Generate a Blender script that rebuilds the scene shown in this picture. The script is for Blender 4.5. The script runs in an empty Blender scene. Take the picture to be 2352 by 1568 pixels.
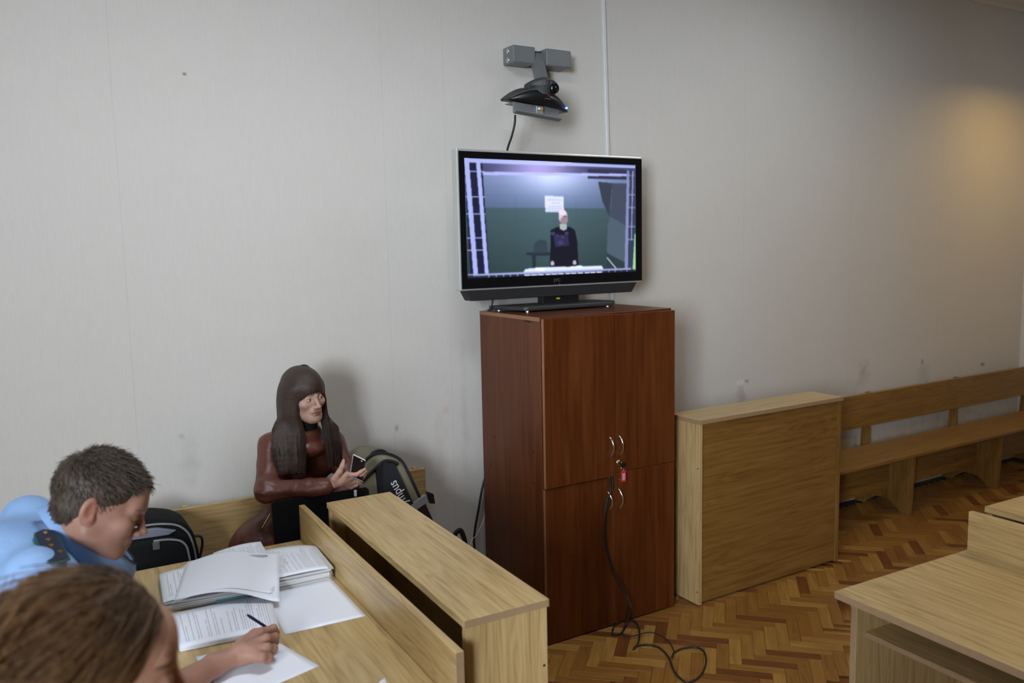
import bpy, bmesh, math, random
import numpy as np
from mathutils import Vector, Matrix

random.seed(7)
rng = np.random.default_rng(7)
scene = bpy.context.scene
COL = scene.collection

# ------------------------------------------------------------------ camera
F_PX, YAW, PITCH, ROLL = 1916.0, math.radians(30.9), math.radians(6.48), math.radians(-1.2)
CAM = np.array([0.0, 0.0, 1.9])
_f = np.array([math.sin(YAW) * math.cos(PITCH), math.cos(YAW) * math.cos(PITCH), -math.sin(PITCH)])
_r = np.array([math.cos(YAW), -math.sin(YAW), 0.0])
_u = np.cross(_r, _f)
_c, _s = math.cos(ROLL), math.sin(ROLL)
ROT = np.array([_c * _r + _s * _u, -_s * _r + _c * _u, _f])
cam_data = bpy.data.cameras.new('camera')
cam = bpy.data.objects.new('camera', cam_data)
COL.objects.link(cam)
cam_data.sensor_fit = 'HORIZONTAL'
cam_data.sensor_width = 36.0
cam_data.lens = F_PX / 2352 * 36.0
cam_data.clip_start = 0.05
cam_data.clip_end = 200
cam_data.dof.use_dof = True
cam_data.dof.focus_distance = 3.7
cam_data.dof.aperture_fstop = 3.2
mw = Matrix.Identity(4)
for i in range(3):
    mw[i][0], mw[i][1], mw[i][2], mw[i][3] = ROT[0][i], ROT[1][i], -ROT[2][i], CAM[i]
cam.matrix_world = mw
scene.camera = cam

# ------------------------------------------------------------------ world, daylight, exposure
world = bpy.data.worlds.new('overcast_sky')
scene.world = world
world.use_nodes = True
bgn = world.node_tree.nodes['Background']
bgn.inputs['Color'].default_value = (0.82, 0.92, 1.06, 1)
bgn.inputs['Strength'].default_value = 78.0
scene.view_settings.view_transform = 'Standard'
scene.view_settings.look = 'None'
scene.view_settings.gamma = 1.0
scene.view_settings.use_curve_mapping = False
scene.view_settings.exposure = 0.0
scene.cycles.use_denoising = True
scene.cycles.max_bounces = 7
scene.cycles.diffuse_bounces = 3
scene.cycles.use_adaptive_sampling = True
scene.cycles.adaptive_threshold = 0.08
scene.cycles.adaptive_min_samples = 20
scene.cycles.sample_clamp_indirect = 6.0

# two warm pendants out of frame on the right (their shades are built with the room)
PENDANTS = [(6.75, 3.06, 3.145, 7.0), (4.6, 0.6, 3.145, 15.0)]
for (lx, ly, lz, en) in PENDANTS:
    lamp = bpy.data.lights.new('pendant_glow', 'AREA')
    lamp.shape = 'DISK'; lamp.size = 0.34; lamp.energy = en; lamp.color = (1.0, 0.62, 0.16)
    lamp_o = bpy.data.objects.new('pendant_glow', lamp); COL.objects.link(lamp_o)
    lamp_o.location = (lx, ly, lz)

# fluorescent ceiling panels over the desks (their housings are built with the room)
CEILING_PANELS = [(0.8, 1.85, 31.0), (4.2, 2.45, 10.5)]
for (lx, ly, en) in CEILING_PANELS:
    lamp = bpy.data.lights.new('panel_glow', 'AREA')
    lamp.shape = 'RECTANGLE'; lamp.size = 1.16; lamp.size_y = 0.56; lamp.energy = en; lamp.color = (0.86, 0.97, 1.12)
    lamp_o = bpy.data.objects.new('panel_glow', lamp); COL.objects.link(lamp_o)
    lamp_o.location = (lx, ly, 3.712)

# room extents (metres): X along the long wall, Y towards it, Z up
WALL_Y, ROOM_L, ROOM_R, ROOM_F, CEIL = 3.86, -3.2, 7.40, -6.5, 3.78
WINDOWS = [(-3.4, -1.4)]     # y ranges in the left wall
SILL, LINTEL = 1.45, 3.35


# ------------------------------------------------------------------ helpers
def onz(x, y, z):
    d = ROT.T @ np.array([(x - 1176) / F_PX, -(y - 784) / F_PX, 1.0])
    return CAM + (z - CAM[2]) / d[2] * d


def at(x, y, Y):
    d = ROT.T @ np.array([(x - 1176) / F_PX, -(y - 784) / F_PX, 1.0])
    return CAM + Y / d[1] * d


def onx(x, y, X):
    d = ROT.T @ np.array([(x - 1176) / F_PX, -(y - 784) / F_PX, 1.0])
    return CAM + X / d[0] * d


def tag(o, label=None, cat=None, group=None, kind=None):
    if label: o['label'] = label
    if cat: o['category'] = cat
    if group: o['group'] = group
    if kind: o['kind'] = kind
    return o


def thing(name, label, cat, loc=(0, 0, 0), rotz=0.0, group=None):
    o = bpy.data.objects.new(name, None)
    o.empty_display_size = 0.05
    COL.objects.link(o)
    o.location = loc
    o.rotation_euler = (0, 0, rotz)
    return tag(o, label, cat, group)


def link(name, me, mat=None, parent=None, smooth=False):
    if mat is not None and not me.materials:
        me.materials.append(mat)
    o = bpy.data.objects.new(name, me)
    COL.objects.link(o)
    if parent is not None:
        o.parent = parent
    if smooth:
        me.polygons.foreach_set('use_smooth', [True] * len(me.polygons))
    return o


def bm_obj(name, bm, mat=None, parent=None, smooth=False):
    me = bpy.data.meshes.new(name)
    bm.to_mesh(me)
    bm.free()
    return link(name, me, mat, parent, smooth)


def add_box(bm, lo, hi, bevel=0.0, seg=1, mtx=None):
    lo, hi = Vector(lo), Vector(hi)
    r = bmesh.ops.create_cube(bm, size=1.0)
    vs = r['verts']
    c = (lo + hi) / 2
    for v in vs:
        v.co = Vector((v.co.x * (hi.x - lo.x), v.co.y * (hi.y - lo.y), v.co.z * (hi.z - lo.z))) + c
    if bevel > 0:
        es = list({e for v in vs for e in v.link_edges})
        r2 = bmesh.ops.bevel(bm, geom=es, offset=bevel, segments=seg, affect='EDGES', profile=0.5)
        vs = list({v for f in r2['faces'] for v in f.verts} | {v for v in vs if v.is_valid})
    if mtx is not None:
        for v in vs:
            v.co = mtx @ v.co
    return vs


def box(name, lo, hi, mat, parent=None, bevel=0.0015, seg=1, mtx=None):
    bm = bmesh.new()
    add_box(bm, lo, hi, bevel, seg, mtx)
    return bm_obj(name, bm, mat, parent)


def add_prism(bm, pts, axis, a, b, bevel=0.0, seg=1):
    """extrude a polygon (list of 2D points) along an axis from a to b"""
    def P(p, t):
        return {'x': (t, p[0], p[1]), 'y': (p[0], t, p[1]), 'z': (p[0], p[1], t)}[axis]
    v0 = [bm.verts.new(P(p, a)) for p in pts]
    v1 = [bm.verts.new(P(p, b)) for p in pts]
    n = len(pts)
    fs = [bm.faces.new(v0), bm.faces.new(list(reversed(v1)))]
    for i in range(n):
        fs.append(bm.faces.new([v0[(i + 1) % n], v0[i], v1[i], v1[(i + 1) % n]]))
    bmesh.ops.recalc_face_normals(bm, faces=fs)
    if bevel > 0:
        es = list({e for f in fs for e in f.edges})
        bmesh.ops.bevel(bm, geom=es, offset=bevel, segments=seg, affect='EDGES', profile=0.5)


def prism(name, pts, axis, a, b, mat, parent=None, bevel=0.001, seg=1, smooth=False):
    bm = bmesh.new()
    add_prism(bm, pts, axis, a, b, bevel, seg)
    return bm_obj(name, bm, mat, parent, smooth)


def catmull(P, n=8, closed=False):
    P = [np.array(p, float) for p in P]
    out = []
    N = len(P)
    for i in range(N - 1):
        p0 = P[max(i - 1, 0)]; p1 = P[i]; p2 = P[i + 1]; p3 = P[min(i + 2, N - 1)]
        for k in range(n):
            t = k / n
            out.append(0.5 * (2 * p1 + (p2 - p0) * t + (2 * p0 - 5 * p1 + 4 * p2 - p3) * t * t + (3 * p1 - p0 - 3 * p2 + p3) * t ** 3))
    out.append(P[-1])
    return out


def add_tube(bm, path, rad, sides=8, caps=True, flat=1.0, up=(0, 0, 1)):
    path = [Vector(p) for p in path]
    n = len(path)
    rads = rad if hasattr(rad, '__len__') else [rad] * n
    rings = []
    nrm = None
    for i in range(n):
        t = (path[min(i + 1, n - 1)] - path[max(i - 1, 0)])
        if t.length < 1e-9: t = Vector((0, 0, 1))
        t.normalize()
        if nrm is None:
            a = Vector(up)
            if abs(a.dot(t)) > 0.95: a = Vector((1, 0, 0))
            nrm = (a - t * a.dot(t)).normalized()
        else:
            nrm = (nrm - t * nrm.dot(t))
            nrm = nrm.normalized() if nrm.length > 1e-6 else t.orthogonal().normalized()
        b = t.cross(nrm)
        ring = []
        for k in range(sides):
            an = 2 * math.pi * k / sides
            ring.append(bm.verts.new(path[i] + (nrm * math.cos(an) * flat + b * math.sin(an)) * rads[i]))
        rings.append(ring)
    for i in range(n - 1):
        for k in range(sides):
            bm.faces.new([rings[i][k], rings[i][(k + 1) % sides], rings[i + 1][(k + 1) % sides], rings[i + 1][k]])
    if caps:
        bm.faces.new(list(reversed(rings[0])))
        bm.faces.new(rings[-1])


def tube(name, path, rad, mat, parent=None, sides=8, flat=1.0, up=(0, 0, 1)):
    bm = bmesh.new()
    add_tube(bm, path, rad, sides, True, flat, up)
    return bm_obj(name, bm, mat, parent, True)


def add_cyl(bm, p0, p1, r0, r1=None, sides=16):
    add_tube(bm, [p0, p1], [r0, r0 if r1 is None else r1], sides)


def pydata(name, V, F, mat=None, parent=None, smooth=False):
    me = bpy.data.meshes.new(name)
    me.from_pydata([tuple(map(float, v)) for v in V], [], [tuple(map(int, f)) for f in F])
    me.update()
    return link(name, me, mat, parent, smooth)


def fast_mesh(name, V, Q):
    """quads/tris from numpy arrays"""
    V = np.ascontiguousarray(V, np.float32); Q = np.ascontiguousarray(Q, np.int32)
    me = bpy.data.meshes.new(name)
    k = Q.shape[1]
    me.vertices.add(len(V)); me.vertices.foreach_set('co', V.ravel())
    me.loops.add(Q.size); me.loops.foreach_set('vertex_index', Q.ravel())
    me.polygons.add(len(Q))
    me.polygons.foreach_set('loop_start', np.arange(0, Q.size, k, dtype=np.int32))
    me.polygons.foreach_set('loop_total', np.full(len(Q), k, np.int32))
    me.update(calc_edges=True)
    me.validate()
    return me


def vcol(me, name, C):
    a = me.color_attributes.new(name, 'FLOAT_COLOR', 'POINT')
    C = np.asarray(C, np.float32)
    if C.shape[1] == 3:
        C = np.concatenate([C, np.ones((len(C), 1), np.float32)], 1)
    a.data.foreach_set('color', C.ravel())


def srgb(r, g, b):
    return tuple(((c / 255) / 12.92 if c / 255 <= 0.04045 else ((c / 255 + 0.055) / 1.055) ** 2.4) for c in (r, g, b))


# ------------------------------------------------------------------ materials
class N:
    def __init__(self, name):
        self.m = bpy.data.materials.new(name)
        self.m.use_nodes = True
        self.t = self.m.node_tree
        self.b = self.t.nodes['Principled BSDF']

    def new(self, typ, **kw):
        n = self.t.nodes.new(typ)
        for k, v in kw.items():
            if hasattr(n, k) and k not in n.inputs:
                setattr(n, k, v)
            else:
                n.inputs[k].default_value = v
        return n

    def l(self, a, b):
        self.t.links.new(a, b)

    def set(self, **kw):
        for k, v in kw.items():
            self.b.inputs[k.replace('_', ' ')].default_value = v
        return self

    def ramp(self, fac, stops):
        r = self.new('ShaderNodeValToRGB')
        e = r.color_ramp.elements
        while len(e) < len(stops): e.new(0.5)
        for i, (p, c) in enumerate(stops):
            e[i].position = p
            e[i].color = (*c, 1) if len(c) == 3 else c
        self.l(fac, r.inputs[0])
        return r.outputs[0]

    def math(self, op, a, b=None, clamp=False):
        n = self.new('ShaderNodeMath', operation=op, use_clamp=clamp)
        for i, v in enumerate((a, b)):
            if v is None: continue
            if isinstance(v, (int, float)): n.inputs[i].default_value = v
            else: self.l(v, n.inputs[i])
        return n.outputs[0]

    def mix(self, fac, a, b, typ='MIX'):
        n = self.new('ShaderNodeMix', data_type='RGBA', blend_type=typ)
        for i, v in ((0, fac), (6, a), (7, b)):
            if isinstance(v, (int, float)): n.inputs[i].default_value = v
            elif isinstance(v, tuple): n.inputs[i].default_value = (*v, 1)
            else: self.l(v, n.inputs[i])
        return n.outputs[2]

    def bump(self, h, strength=0.2, dist=0.001):
        n = self.new('ShaderNodeBump', Strength=strength, Distance=dist)
        self.l(h, n.inputs['Height'])
        self.l(n.outputs[0], self.b.inputs['Normal'])


def plain(name, col, rough=0.5, metal=0.0, spec=0.5, noise=0.0, nscale=30, coat=0.0, bump=0.0):
    n = N(name)
    n.set(Base_Color=(*col, 1), Roughness=rough, Metallic=metal)
    n.b.inputs['Specular IOR Level'].default_value = spec
    n.b.inputs['Coat Weight'].default_value = coat
    if noise or bump:
        tc = n.new('ShaderNodeTexCoord')
        tx = n.new('ShaderNodeTexNoise', Scale=nscale, Detail=4.0)
        n.l(tc.outputs['Object'], tx.inputs['Vector'])
        if noise:
            c = n.mix(tx.outputs[0], tuple(v * (1 - noise) for v in col), tuple(min(1, v * (1 + noise)) for v in col))
            n.l(c, n.b.inputs['Base Color'])
        if bump:
            n.bump(tx.outputs[0], bump, 0.002)
    return n.m


def wood(name, axis, dark, mid, light, rough=0.38, fine=1.0, streak=1.0):
    """laminate with grain running along the object's own axis"""
    n = N(name)
    tc = n.new('ShaderNodeTexCoord')
    oi = n.new('ShaderNodeObjectInfo')
    off = n.new('ShaderNodeVectorMath', operation='SCALE')
    cv = n.new('ShaderNodeCombineXYZ')
    for i in range(3): n.l(oi.outputs['Random'], cv.inputs[i])
    n.l(cv.outputs[0], off.inputs[0]); off.inputs['Scale'].default_value = 13.0
    ad = n.new('ShaderNodeVectorMath', operation='ADD')
    n.l(tc.outputs['Object'], ad.inputs[0]); n.l(off.outputs[0], ad.inputs[1])
    sc = {'x': (1.1, 14, 14), 'y': (14, 1.1, 14), 'z': (14, 14, 1.1)}[axis]
    mp = n.new('ShaderNodeMapping'); mp.inputs['Scale'].default_value = sc
    n.l(ad.outputs[0], mp.inputs['Vector'])
    t1 = n.new('ShaderNodeTexNoise', Scale=1.0, Detail=3.0, Roughness=0.5, Distortion=0.6)
    n.l(mp.outputs[0], t1.inputs['Vector'])
    rings = n.math('FRACT', n.math('MULTIPLY', t1.outputs[0], 9.0 * streak))
    tri = n.math('ABSOLUTE', n.math('SUBTRACT', rings, 0.5))
    mp2 = n.new('ShaderNodeMapping')
    mp2.inputs['Scale'].default_value = tuple(8.0 * fine * (9 if v > 2 else 0.35) for v in sc)
    n.l(ad.outputs[0], mp2.inputs['Vector'])
    t2 = n.new('ShaderNodeTexNoise', Scale=1.0, Detail=2.0)
    n.l(mp2.outputs[0], t2.inputs['Vector'])
    v = n.math('ADD', n.math('MULTIPLY', tri, 0.50), n.math('MULTIPLY', t2.outputs[0], 0.75))
    v2 = n.math('ADD', n.math('MULTIPLY', v, 0.75), n.math('MULTIPLY', t1.outputs[0], 0.3))
    col = n.ramp(v2, [(0.28, dark), (0.5, mid), (0.78, light)])
    n.l(col, n.b.inputs['Base Color'])
    n.set(Roughness=rough)
    n.b.inputs['Specular IOR Level'].default_value = 0.32
    n.bump(t2.outputs[0], 0.05, 0.0005)
    return n.m


OAK = dict(dark=(0.33, 0.205, 0.078), mid=(0.49, 0.330, 0.140), light=(0.61, 0.440, 0.205))
oak = {a: wood('oak_laminate_' + a, a, **OAK, rough=0.32) for a in 'xyz'}
OAK2 = dict(dark=(0.165, 0.076, 0.016), mid=(0.240, 0.122, 0.028), light=(0.305, 0.170, 0.048))
oak2 = {a: wood('golden_oak_' + a, a, **OAK2, rough=0.36) for a in 'xyz'}
oak_edge = plain('oak_edge_band', (0.36, 0.235, 0.13), 0.5, noise=0.12, nscale=60)
WAL = dict(dark=(0.066, 0.0155, 0.003), mid=(0.108, 0.027, 0.006), light=(0.145, 0.043, 0.011))
walnut = {a: wood('cherry_veneer_' + a, a, **WAL, rough=0.34, fine=0.7, streak=0.35) for a in 'xyz'}
walnut_edge = plain('cherry_edge_band', (0.27, 0.125, 0.06), 0.45, noise=0.1, nscale=40)
black_plastic = plain('black_plastic', (0.010, 0.010, 0.011), 0.35)
black_matte = plain('black_matte', (0.012, 0.012, 0.013), 0.7)
black_gloss = plain('black_gloss', (0.006, 0.006, 0.007), 0.12)
dark_grey = plain('dark_grey_plastic', (0.035, 0.036, 0.038), 0.45)
silver = plain('silver_plastic', (0.60, 0.60, 0.58), 0.32, metal=0.5)
chrome = plain('chrome', (0.85, 0.85, 0.85), 0.12, metal=1.0)
grey_metal = plain('grey_painted_metal', (0.19, 0.20, 0.205), 0.42, metal=0.2, noise=0.06)
cable_black = plain('cable_black', (0.012, 0.012, 0.013), 0.5)
cable_white = plain('cable_white', (0.62, 0.62, 0.58), 0.5)
white_pvc = plain('white_pvc', (0.66, 0.655, 0.64), 0.4)
white_plastic = plain('white_plastic', (0.8, 0.8, 0.8), 0.35)
gold = plain('gold_metal', (0.85, 0.55, 0.14), 0.25, metal=1.0)
# ------------------------------------------------------------------ room shell
def wallpaper(name, base, marks=(), seams=()):
    n = N(name)
    tc = n.new('ShaderNodeTexCoord')
    mp = n.new('ShaderNodeMapping'); mp.inputs['Scale'].default_value = (260, 260, 18)
    n.l(tc.outputs['Object'], mp.inputs['Vector'])
    weave = n.new('ShaderNodeTexNoise', Scale=1.0, Detail=3.0, Roughness=0.6)
    n.l(mp.outputs[0], weave.inputs['Vector'])
    big = n.new('ShaderNodeTexNoise', Scale=1.3, Detail=3.0)
    n.l(tc.outputs['Object'], big.inputs['Vector'])
    c = n.mix(weave.outputs[0], tuple(v * 0.93 for v in base), tuple(v * 1.06 for v in base))
    c = n.mix(n.ramp(big.outputs[0], [(0.35, (0, 0, 0)), (0.75, (0.14, 0.14, 0.14))]), c, (base[0] * 0.9, base[1] * 0.86, base[2] * 0.8))
    sep = n.new('ShaderNodeSeparateXYZ')
    n.l(tc.outputs['Object'], sep.inputs[0])
    X, Z = sep.outputs[0], sep.outputs[2]
    wob = n.math('MULTIPLY', n.math('SUBTRACT', big.outputs[0], 0.5), 0.012)
    for sx in seams:
        d = n.math('ABSOLUTE', n.math('SUBTRACT', n.math('ADD', X, wob), sx))
        k = n.math('SUBTRACT', 1.0, n.math('DIVIDE', d, 0.0035), clamp=True)
        c = n.mix(n.math('MULTIPLY', k, 0.22), c, tuple(v * 0.6 for v in base))
    sm = n.new('ShaderNodeTexNoise', Scale=16.0, Detail=5.0)
    n.l(tc.outputs['Object'], sm.inputs['Vector'])
    for (mx, mz, rx, rz, amt, colr) in marks:
        dx = n.math('DIVIDE', n.math('SUBTRACT', X, mx), rx)
        dz = n.math('DIVIDE', n.math('SUBTRACT', Z, mz), rz)
        d = n.math('SQRT', n.math('ADD', n.math('MULTIPLY', dx, dx), n.math('MULTIPLY', dz, dz)))
        d = n.math('ADD', d, n.math('MULTIPLY', n.math('SUBTRACT', sm.outputs[0], 0.5), 1.6))
        k = n.math('MULTIPLY', n.math('SUBTRACT', 1.0, d, clamp=True), amt, clamp=True)
        c = n.mix(k, c, colr)
    n.l(c, n.b.inputs['Base Color'])
    n.set(Roughness=0.75)
    n.b.inputs['Specular IOR Level'].default_value = 0.25
    n.bump(weave.outputs[0], 0.25, 0.0012)
    return n.m


WP = (0.66, 0.625, 0.565)
stain_and_shade, pale = (0.30, 0.255, 0.20), (0.8, 0.79, 0.77)
marks = [(1.622, 1.003, 0.016, 0.022, 1.6, (0.45, 0.36, 0.29)), (4.062, 0.985, 0.06, 0.022, 1.4, pale), (4.10, 0.99, 0.03, 0.02, 1.2, stain_and_shade),
         (4.06, 0.90, 0.05, 0.10, 0.5, stain_and_shade), (5.30, 0.93, 0.08, 0.11, 0.45, stain_and_shade), (6.01, 0.95, 0.02, 0.03, 0.9, stain_and_shade), (6.03, 0.85, 0.10, 0.10, 0.35, stain_and_shade),
         (6.85, 0.85, 0.05, 0.02, 1.2, (0.2, 0.17, 0.13)), (0.633, 0.985, 0.05, 0.16, 0.4, (0.42, 0.40, 0.37)), (0.60, 1.10, 0.02, 0.02, 0.5, stain_and_shade),
         (0.707, 2.662, 0.010, 0.008, 1.5, stain_and_shade), (1.90, 1.06, 0.03, 0.03, 0.5, (0.6, 0.42, 0.33)), (1.86, 0.82, 0.05, 0.25, 0.3, (0.45, 0.38, 0.32)),
         (5.0, 0.55, 0.5, 0.3, 0.35, stain_and_shade), (6.4, 0.5, 0.9, 0.3, 0.35, stain_and_shade), (2.01, 1.0, 0.03, 0.5, 0.35, (0.45, 0.42, 0.37))]  # the two broad low patches paint the shade behind the right bench
wall_mat = wallpaper('woven_wallpaper', WP, marks, (-0.66, 0.42, 1.607, 1.938, 3.0, 4.06, 5.12, 6.18))
wall_plain = wallpaper('woven_wallpaper_plain', WP, (), ())
ceil_mat = plain('ceiling_white', (0.72, 0.71, 0.68), 0.85, noise=0.03, nscale=6)
cornice_mat = plain('cornice_cream', (0.66, 0.62, 0.52), 0.7)
conc = plain('floor_screed', (0.035, 0.018, 0.009), 0.7)

T = 0.2
tag(box('wall_back', (ROOM_L - T, WALL_Y, -0.1), (ROOM_R + T, WALL_Y + T, CEIL + 0.1), wall_mat, None, 0), kind='structure', label='long wall with pale woven wallpaper behind the benches')
tag(box('wall_right', (ROOM_R, ROOM_F - T, -0.1), (ROOM_R + T, WALL_Y, CEIL + 0.1), wall_plain, None, 0), kind='structure')
tag(box('wall_front', (ROOM_L - T, ROOM_F - T, -0.1), (ROOM_R, ROOM_F, CEIL + 0.1), wall_plain, None, 0), kind='structure')
tag(box('ceiling', (ROOM_L - T, ROOM_F - T, CEIL), (ROOM_R + T, WALL_Y + T, CEIL + 0.15), ceil_mat, None, 0), kind='structure')
bm = bmesh.new()
ys = [ROOM_F] + sorted([v for w in WINDOWS for v in w]) + [WALL_Y]
for i in range(0, len(ys), 2):
    add_box(bm, (ROOM_L - T, ys[i], -0.1), (ROOM_L, ys[i + 1], CEIL + 0.1))
for a, b in WINDOWS:
    add_box(bm, (ROOM_L - T, a, -0.1), (ROOM_L, b, SILL))
    add_box(bm, (ROOM_L - T, a, LINTEL), (ROOM_L, b, CEIL + 0.1))
tag(bm_obj('wall_left', bm, wall_plain), kind='structure')
ng = N('window_glass')
tr = ng.new('ShaderNodeBsdfTransparent'); gl = ng.new('ShaderNodeBsdfGlossy', Roughness=0.02)
mx = ng.new('ShaderNodeMixShader', Fac=0.06)
ng.l(tr.outputs[0], mx.inputs[1]); ng.l(gl.outputs[0], mx.inputs[2])
ng.l(mx.outputs[0], ng.t.nodes['Material Output'].inputs['Surface'])
frame_mat = plain('window_frame_white', (0.72, 0.72, 0.70), 0.4)
for i, (a, b) in enumerate(WINDOWS):
    w = bpy.data.objects.new('window_%d' % (i + 1), None); COL.objects.link(w)
    tag(w, kind='structure')
    x0, x1 = ROOM_L - 0.13, ROOM_L - 0.07
    bm = bmesh.new()
    for lo, hi in (((x0, a, SILL), (x1, a + 0.06, LINTEL)), ((x0, b - 0.06, SILL), (x1, b, LINTEL)), ((x0, a, SILL), (x1, b, SILL + 0.06)),
                   ((x0, a, LINTEL - 0.06), (x1, b, LINTEL)), ((x0, (a + b) / 2 - 0.04, SILL), (x1, (a + b) / 2 + 0.04, LINTEL)), ((x0, a, 2.75), (x1, b, 2.81))):
        add_box(bm, lo, hi, 0.004)
    bm_obj('window_frame', bm, frame_mat, w)
    for (ya, yb) in ((a + 0.06, (a + b) / 2 - 0.04), ((a + b) / 2 + 0.04, b - 0.06)):
        for (za, zb) in ((SILL + 0.06, 2.75), (2.81, LINTEL - 0.06)):
            box('pane', (ROOM_L - 0.102, ya, za), (ROOM_L - 0.098, yb, zb), ng.m, w, 0)
    box('window_sill', (ROOM_L - 0.06, a - 0.05, SILL - 0.03), (ROOM_L + 0.18, b + 0.05, SILL), frame_mat, w, 0.005)
    pl = bpy.data.lights.new('daylight_portal', 'AREA')
    pl.shape = 'RECTANGLE'; pl.size = LINTEL - SILL; pl.size_y = b - a
    pl.cycles.is_portal = True
    po = bpy.data.objects.new('daylight_portal', pl); COL.objects.link(po)
    po.location = (ROOM_L - 0.16, (a + b) / 2, (SILL + LINTEL) / 2)
    po.rotation_euler = (0, -math.pi / 2, 0)
tag(box('wall_light_blocker', (-1.25, ROOM_F, -0.1), (-1.05, -1.1, CEIL + 0.1), wall_plain, None, 0), kind='structure')  # added unseen wall, keeps window light off the right of the room
# ground outside the windows
tag(box('floor_outside_ground', (-60, -40, -4.2), (ROOM_L - T - 0.3, 40, -4.0), plain('outside_ground', (0.10, 0.10, 0.095), 0.9, noise=0.2, nscale=0.5), None, 0), kind='structure')
# cornice along the ceiling of the two visible walls
for nm, axis, a, b in (('trim_1', 'x', ROOM_L, ROOM_R), ('trim_2', 'y', ROOM_F, WALL_Y)):
    prof = [(0, 0), (0, -0.085), (-0.012, -0.085), (-0.03, -0.06), (-0.06, -0.03), (-0.085, -0.012), (-0.085, 0)]
    bm = bmesh.new()
    if axis == 'x':
        add_prism(bm, [(WALL_Y + p[0], CEIL + p[1]) for p in prof], 'x', a, b)
    else:
        add_prism(bm, [(ROOM_R + p[0], CEIL + p[1]) for p in prof], 'y', a, b)
    tag(bm_obj(nm, bm, cornice_mat), kind='structure')

def pendant(label, x, y):
    return thing('pendant_lamp', label, 'lamp', (x, y, 0), 0, 'brown pendant lamps')


pend = pendant('brown metal pendant lamp hanging close to the right end of the long wall', *PENDANTS[0][:2])
bm = bmesh.new()
prof = [(0.03, 3.30), (0.05, 3.29), (0.10, 3.25), (0.17, 3.19), (0.20, 3.13), (0.197, 3.13), (0.166, 3.186), (0.097, 3.244), (0.045, 3.28), (0.0, 3.285)]
ns = 32
rings = [[bm.verts.new((r * math.cos(2 * math.pi * k / ns), r * math.sin(2 * math.pi * k / ns), z)) for k in range(ns)] for r, z in prof[:-1]]
for i in range(len(rings) - 1):
    for k in range(ns):
        bm.faces.new([rings[i][k], rings[i][(k + 1) % ns], rings[i + 1][(k + 1) % ns], rings[i + 1][k]])
bm_obj('shade', bm, plain('brown_enamel', (0.05, 0.035, 0.02), 0.4), pend, True)
bm = bmesh.new(); add_cyl(bm, (0, 0, 3.29), (0, 0, CEIL), 0.006, sides=8); bm_obj('cord', bm, black_matte, pend)
bm = bmesh.new(); add_cyl(bm, (0, 0, 3.29), (0, 0, 3.22), 0.03, 0.025, sides=16); bm_obj('socket', bm, black_matte, pend)
pend2 = pendant('brown metal pendant lamp hanging out in the room over the empty desk side', *PENDANTS[1][:2])
for ch in list(pend.children):
    c2 = ch.copy(); COL.objects.link(c2); c2.parent = pend2

for i, (lx, ly, en) in enumerate(CEILING_PANELS):
    t = thing('ceiling_light', ('fluorescent ceiling panel above the paper-covered desk', 'fluorescent ceiling panel above the low counter and the right bench')[i], 'light', (lx, ly, 0), 0, 'fluorescent ceiling panels')
    box('housing', (-0.62, -0.32, 3.724), (0.62, 0.32, CEIL), frame_mat, t, 0.004)
    nn = N('lit_diffuser'); nn.b.inputs['Emission Color'].default_value = (0.97, 1, 1, 1); nn.b.inputs['Emission Strength'].default_value = 3.0
    box('diffuser', (-0.58, -0.28, 3.717), (0.58, 0.28, 3.7235), nn.m, t, 0)
    bm = bmesh.new()
    for lo, hi in (((-0.62, -0.32, 3.705), (0.62, -0.285, 3.7235)), ((-0.62, 0.285, 3.705), (0.62, 0.32, 3.7235)), ((-0.62, -0.285, 3.705), (-0.585, 0.285, 3.7235)), ((0.585, -0.285, 3.705), (0.62, 0.285, 3.7235))):
        add_box(bm, lo, hi)
    bm_obj('rim', bm, frame_mat, t)

# ------------------------------------------------------------------ parquet floor
floor = box('floor', (ROOM_L - T, ROOM_F - T, -0.12), (ROOM_R + T, WALL_Y + T, -0.010), conc, None, 0)
tag(floor, 'herringbone oak parquet floor', kind='structure')
PL, PW = 0.240, 0.0562


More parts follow.
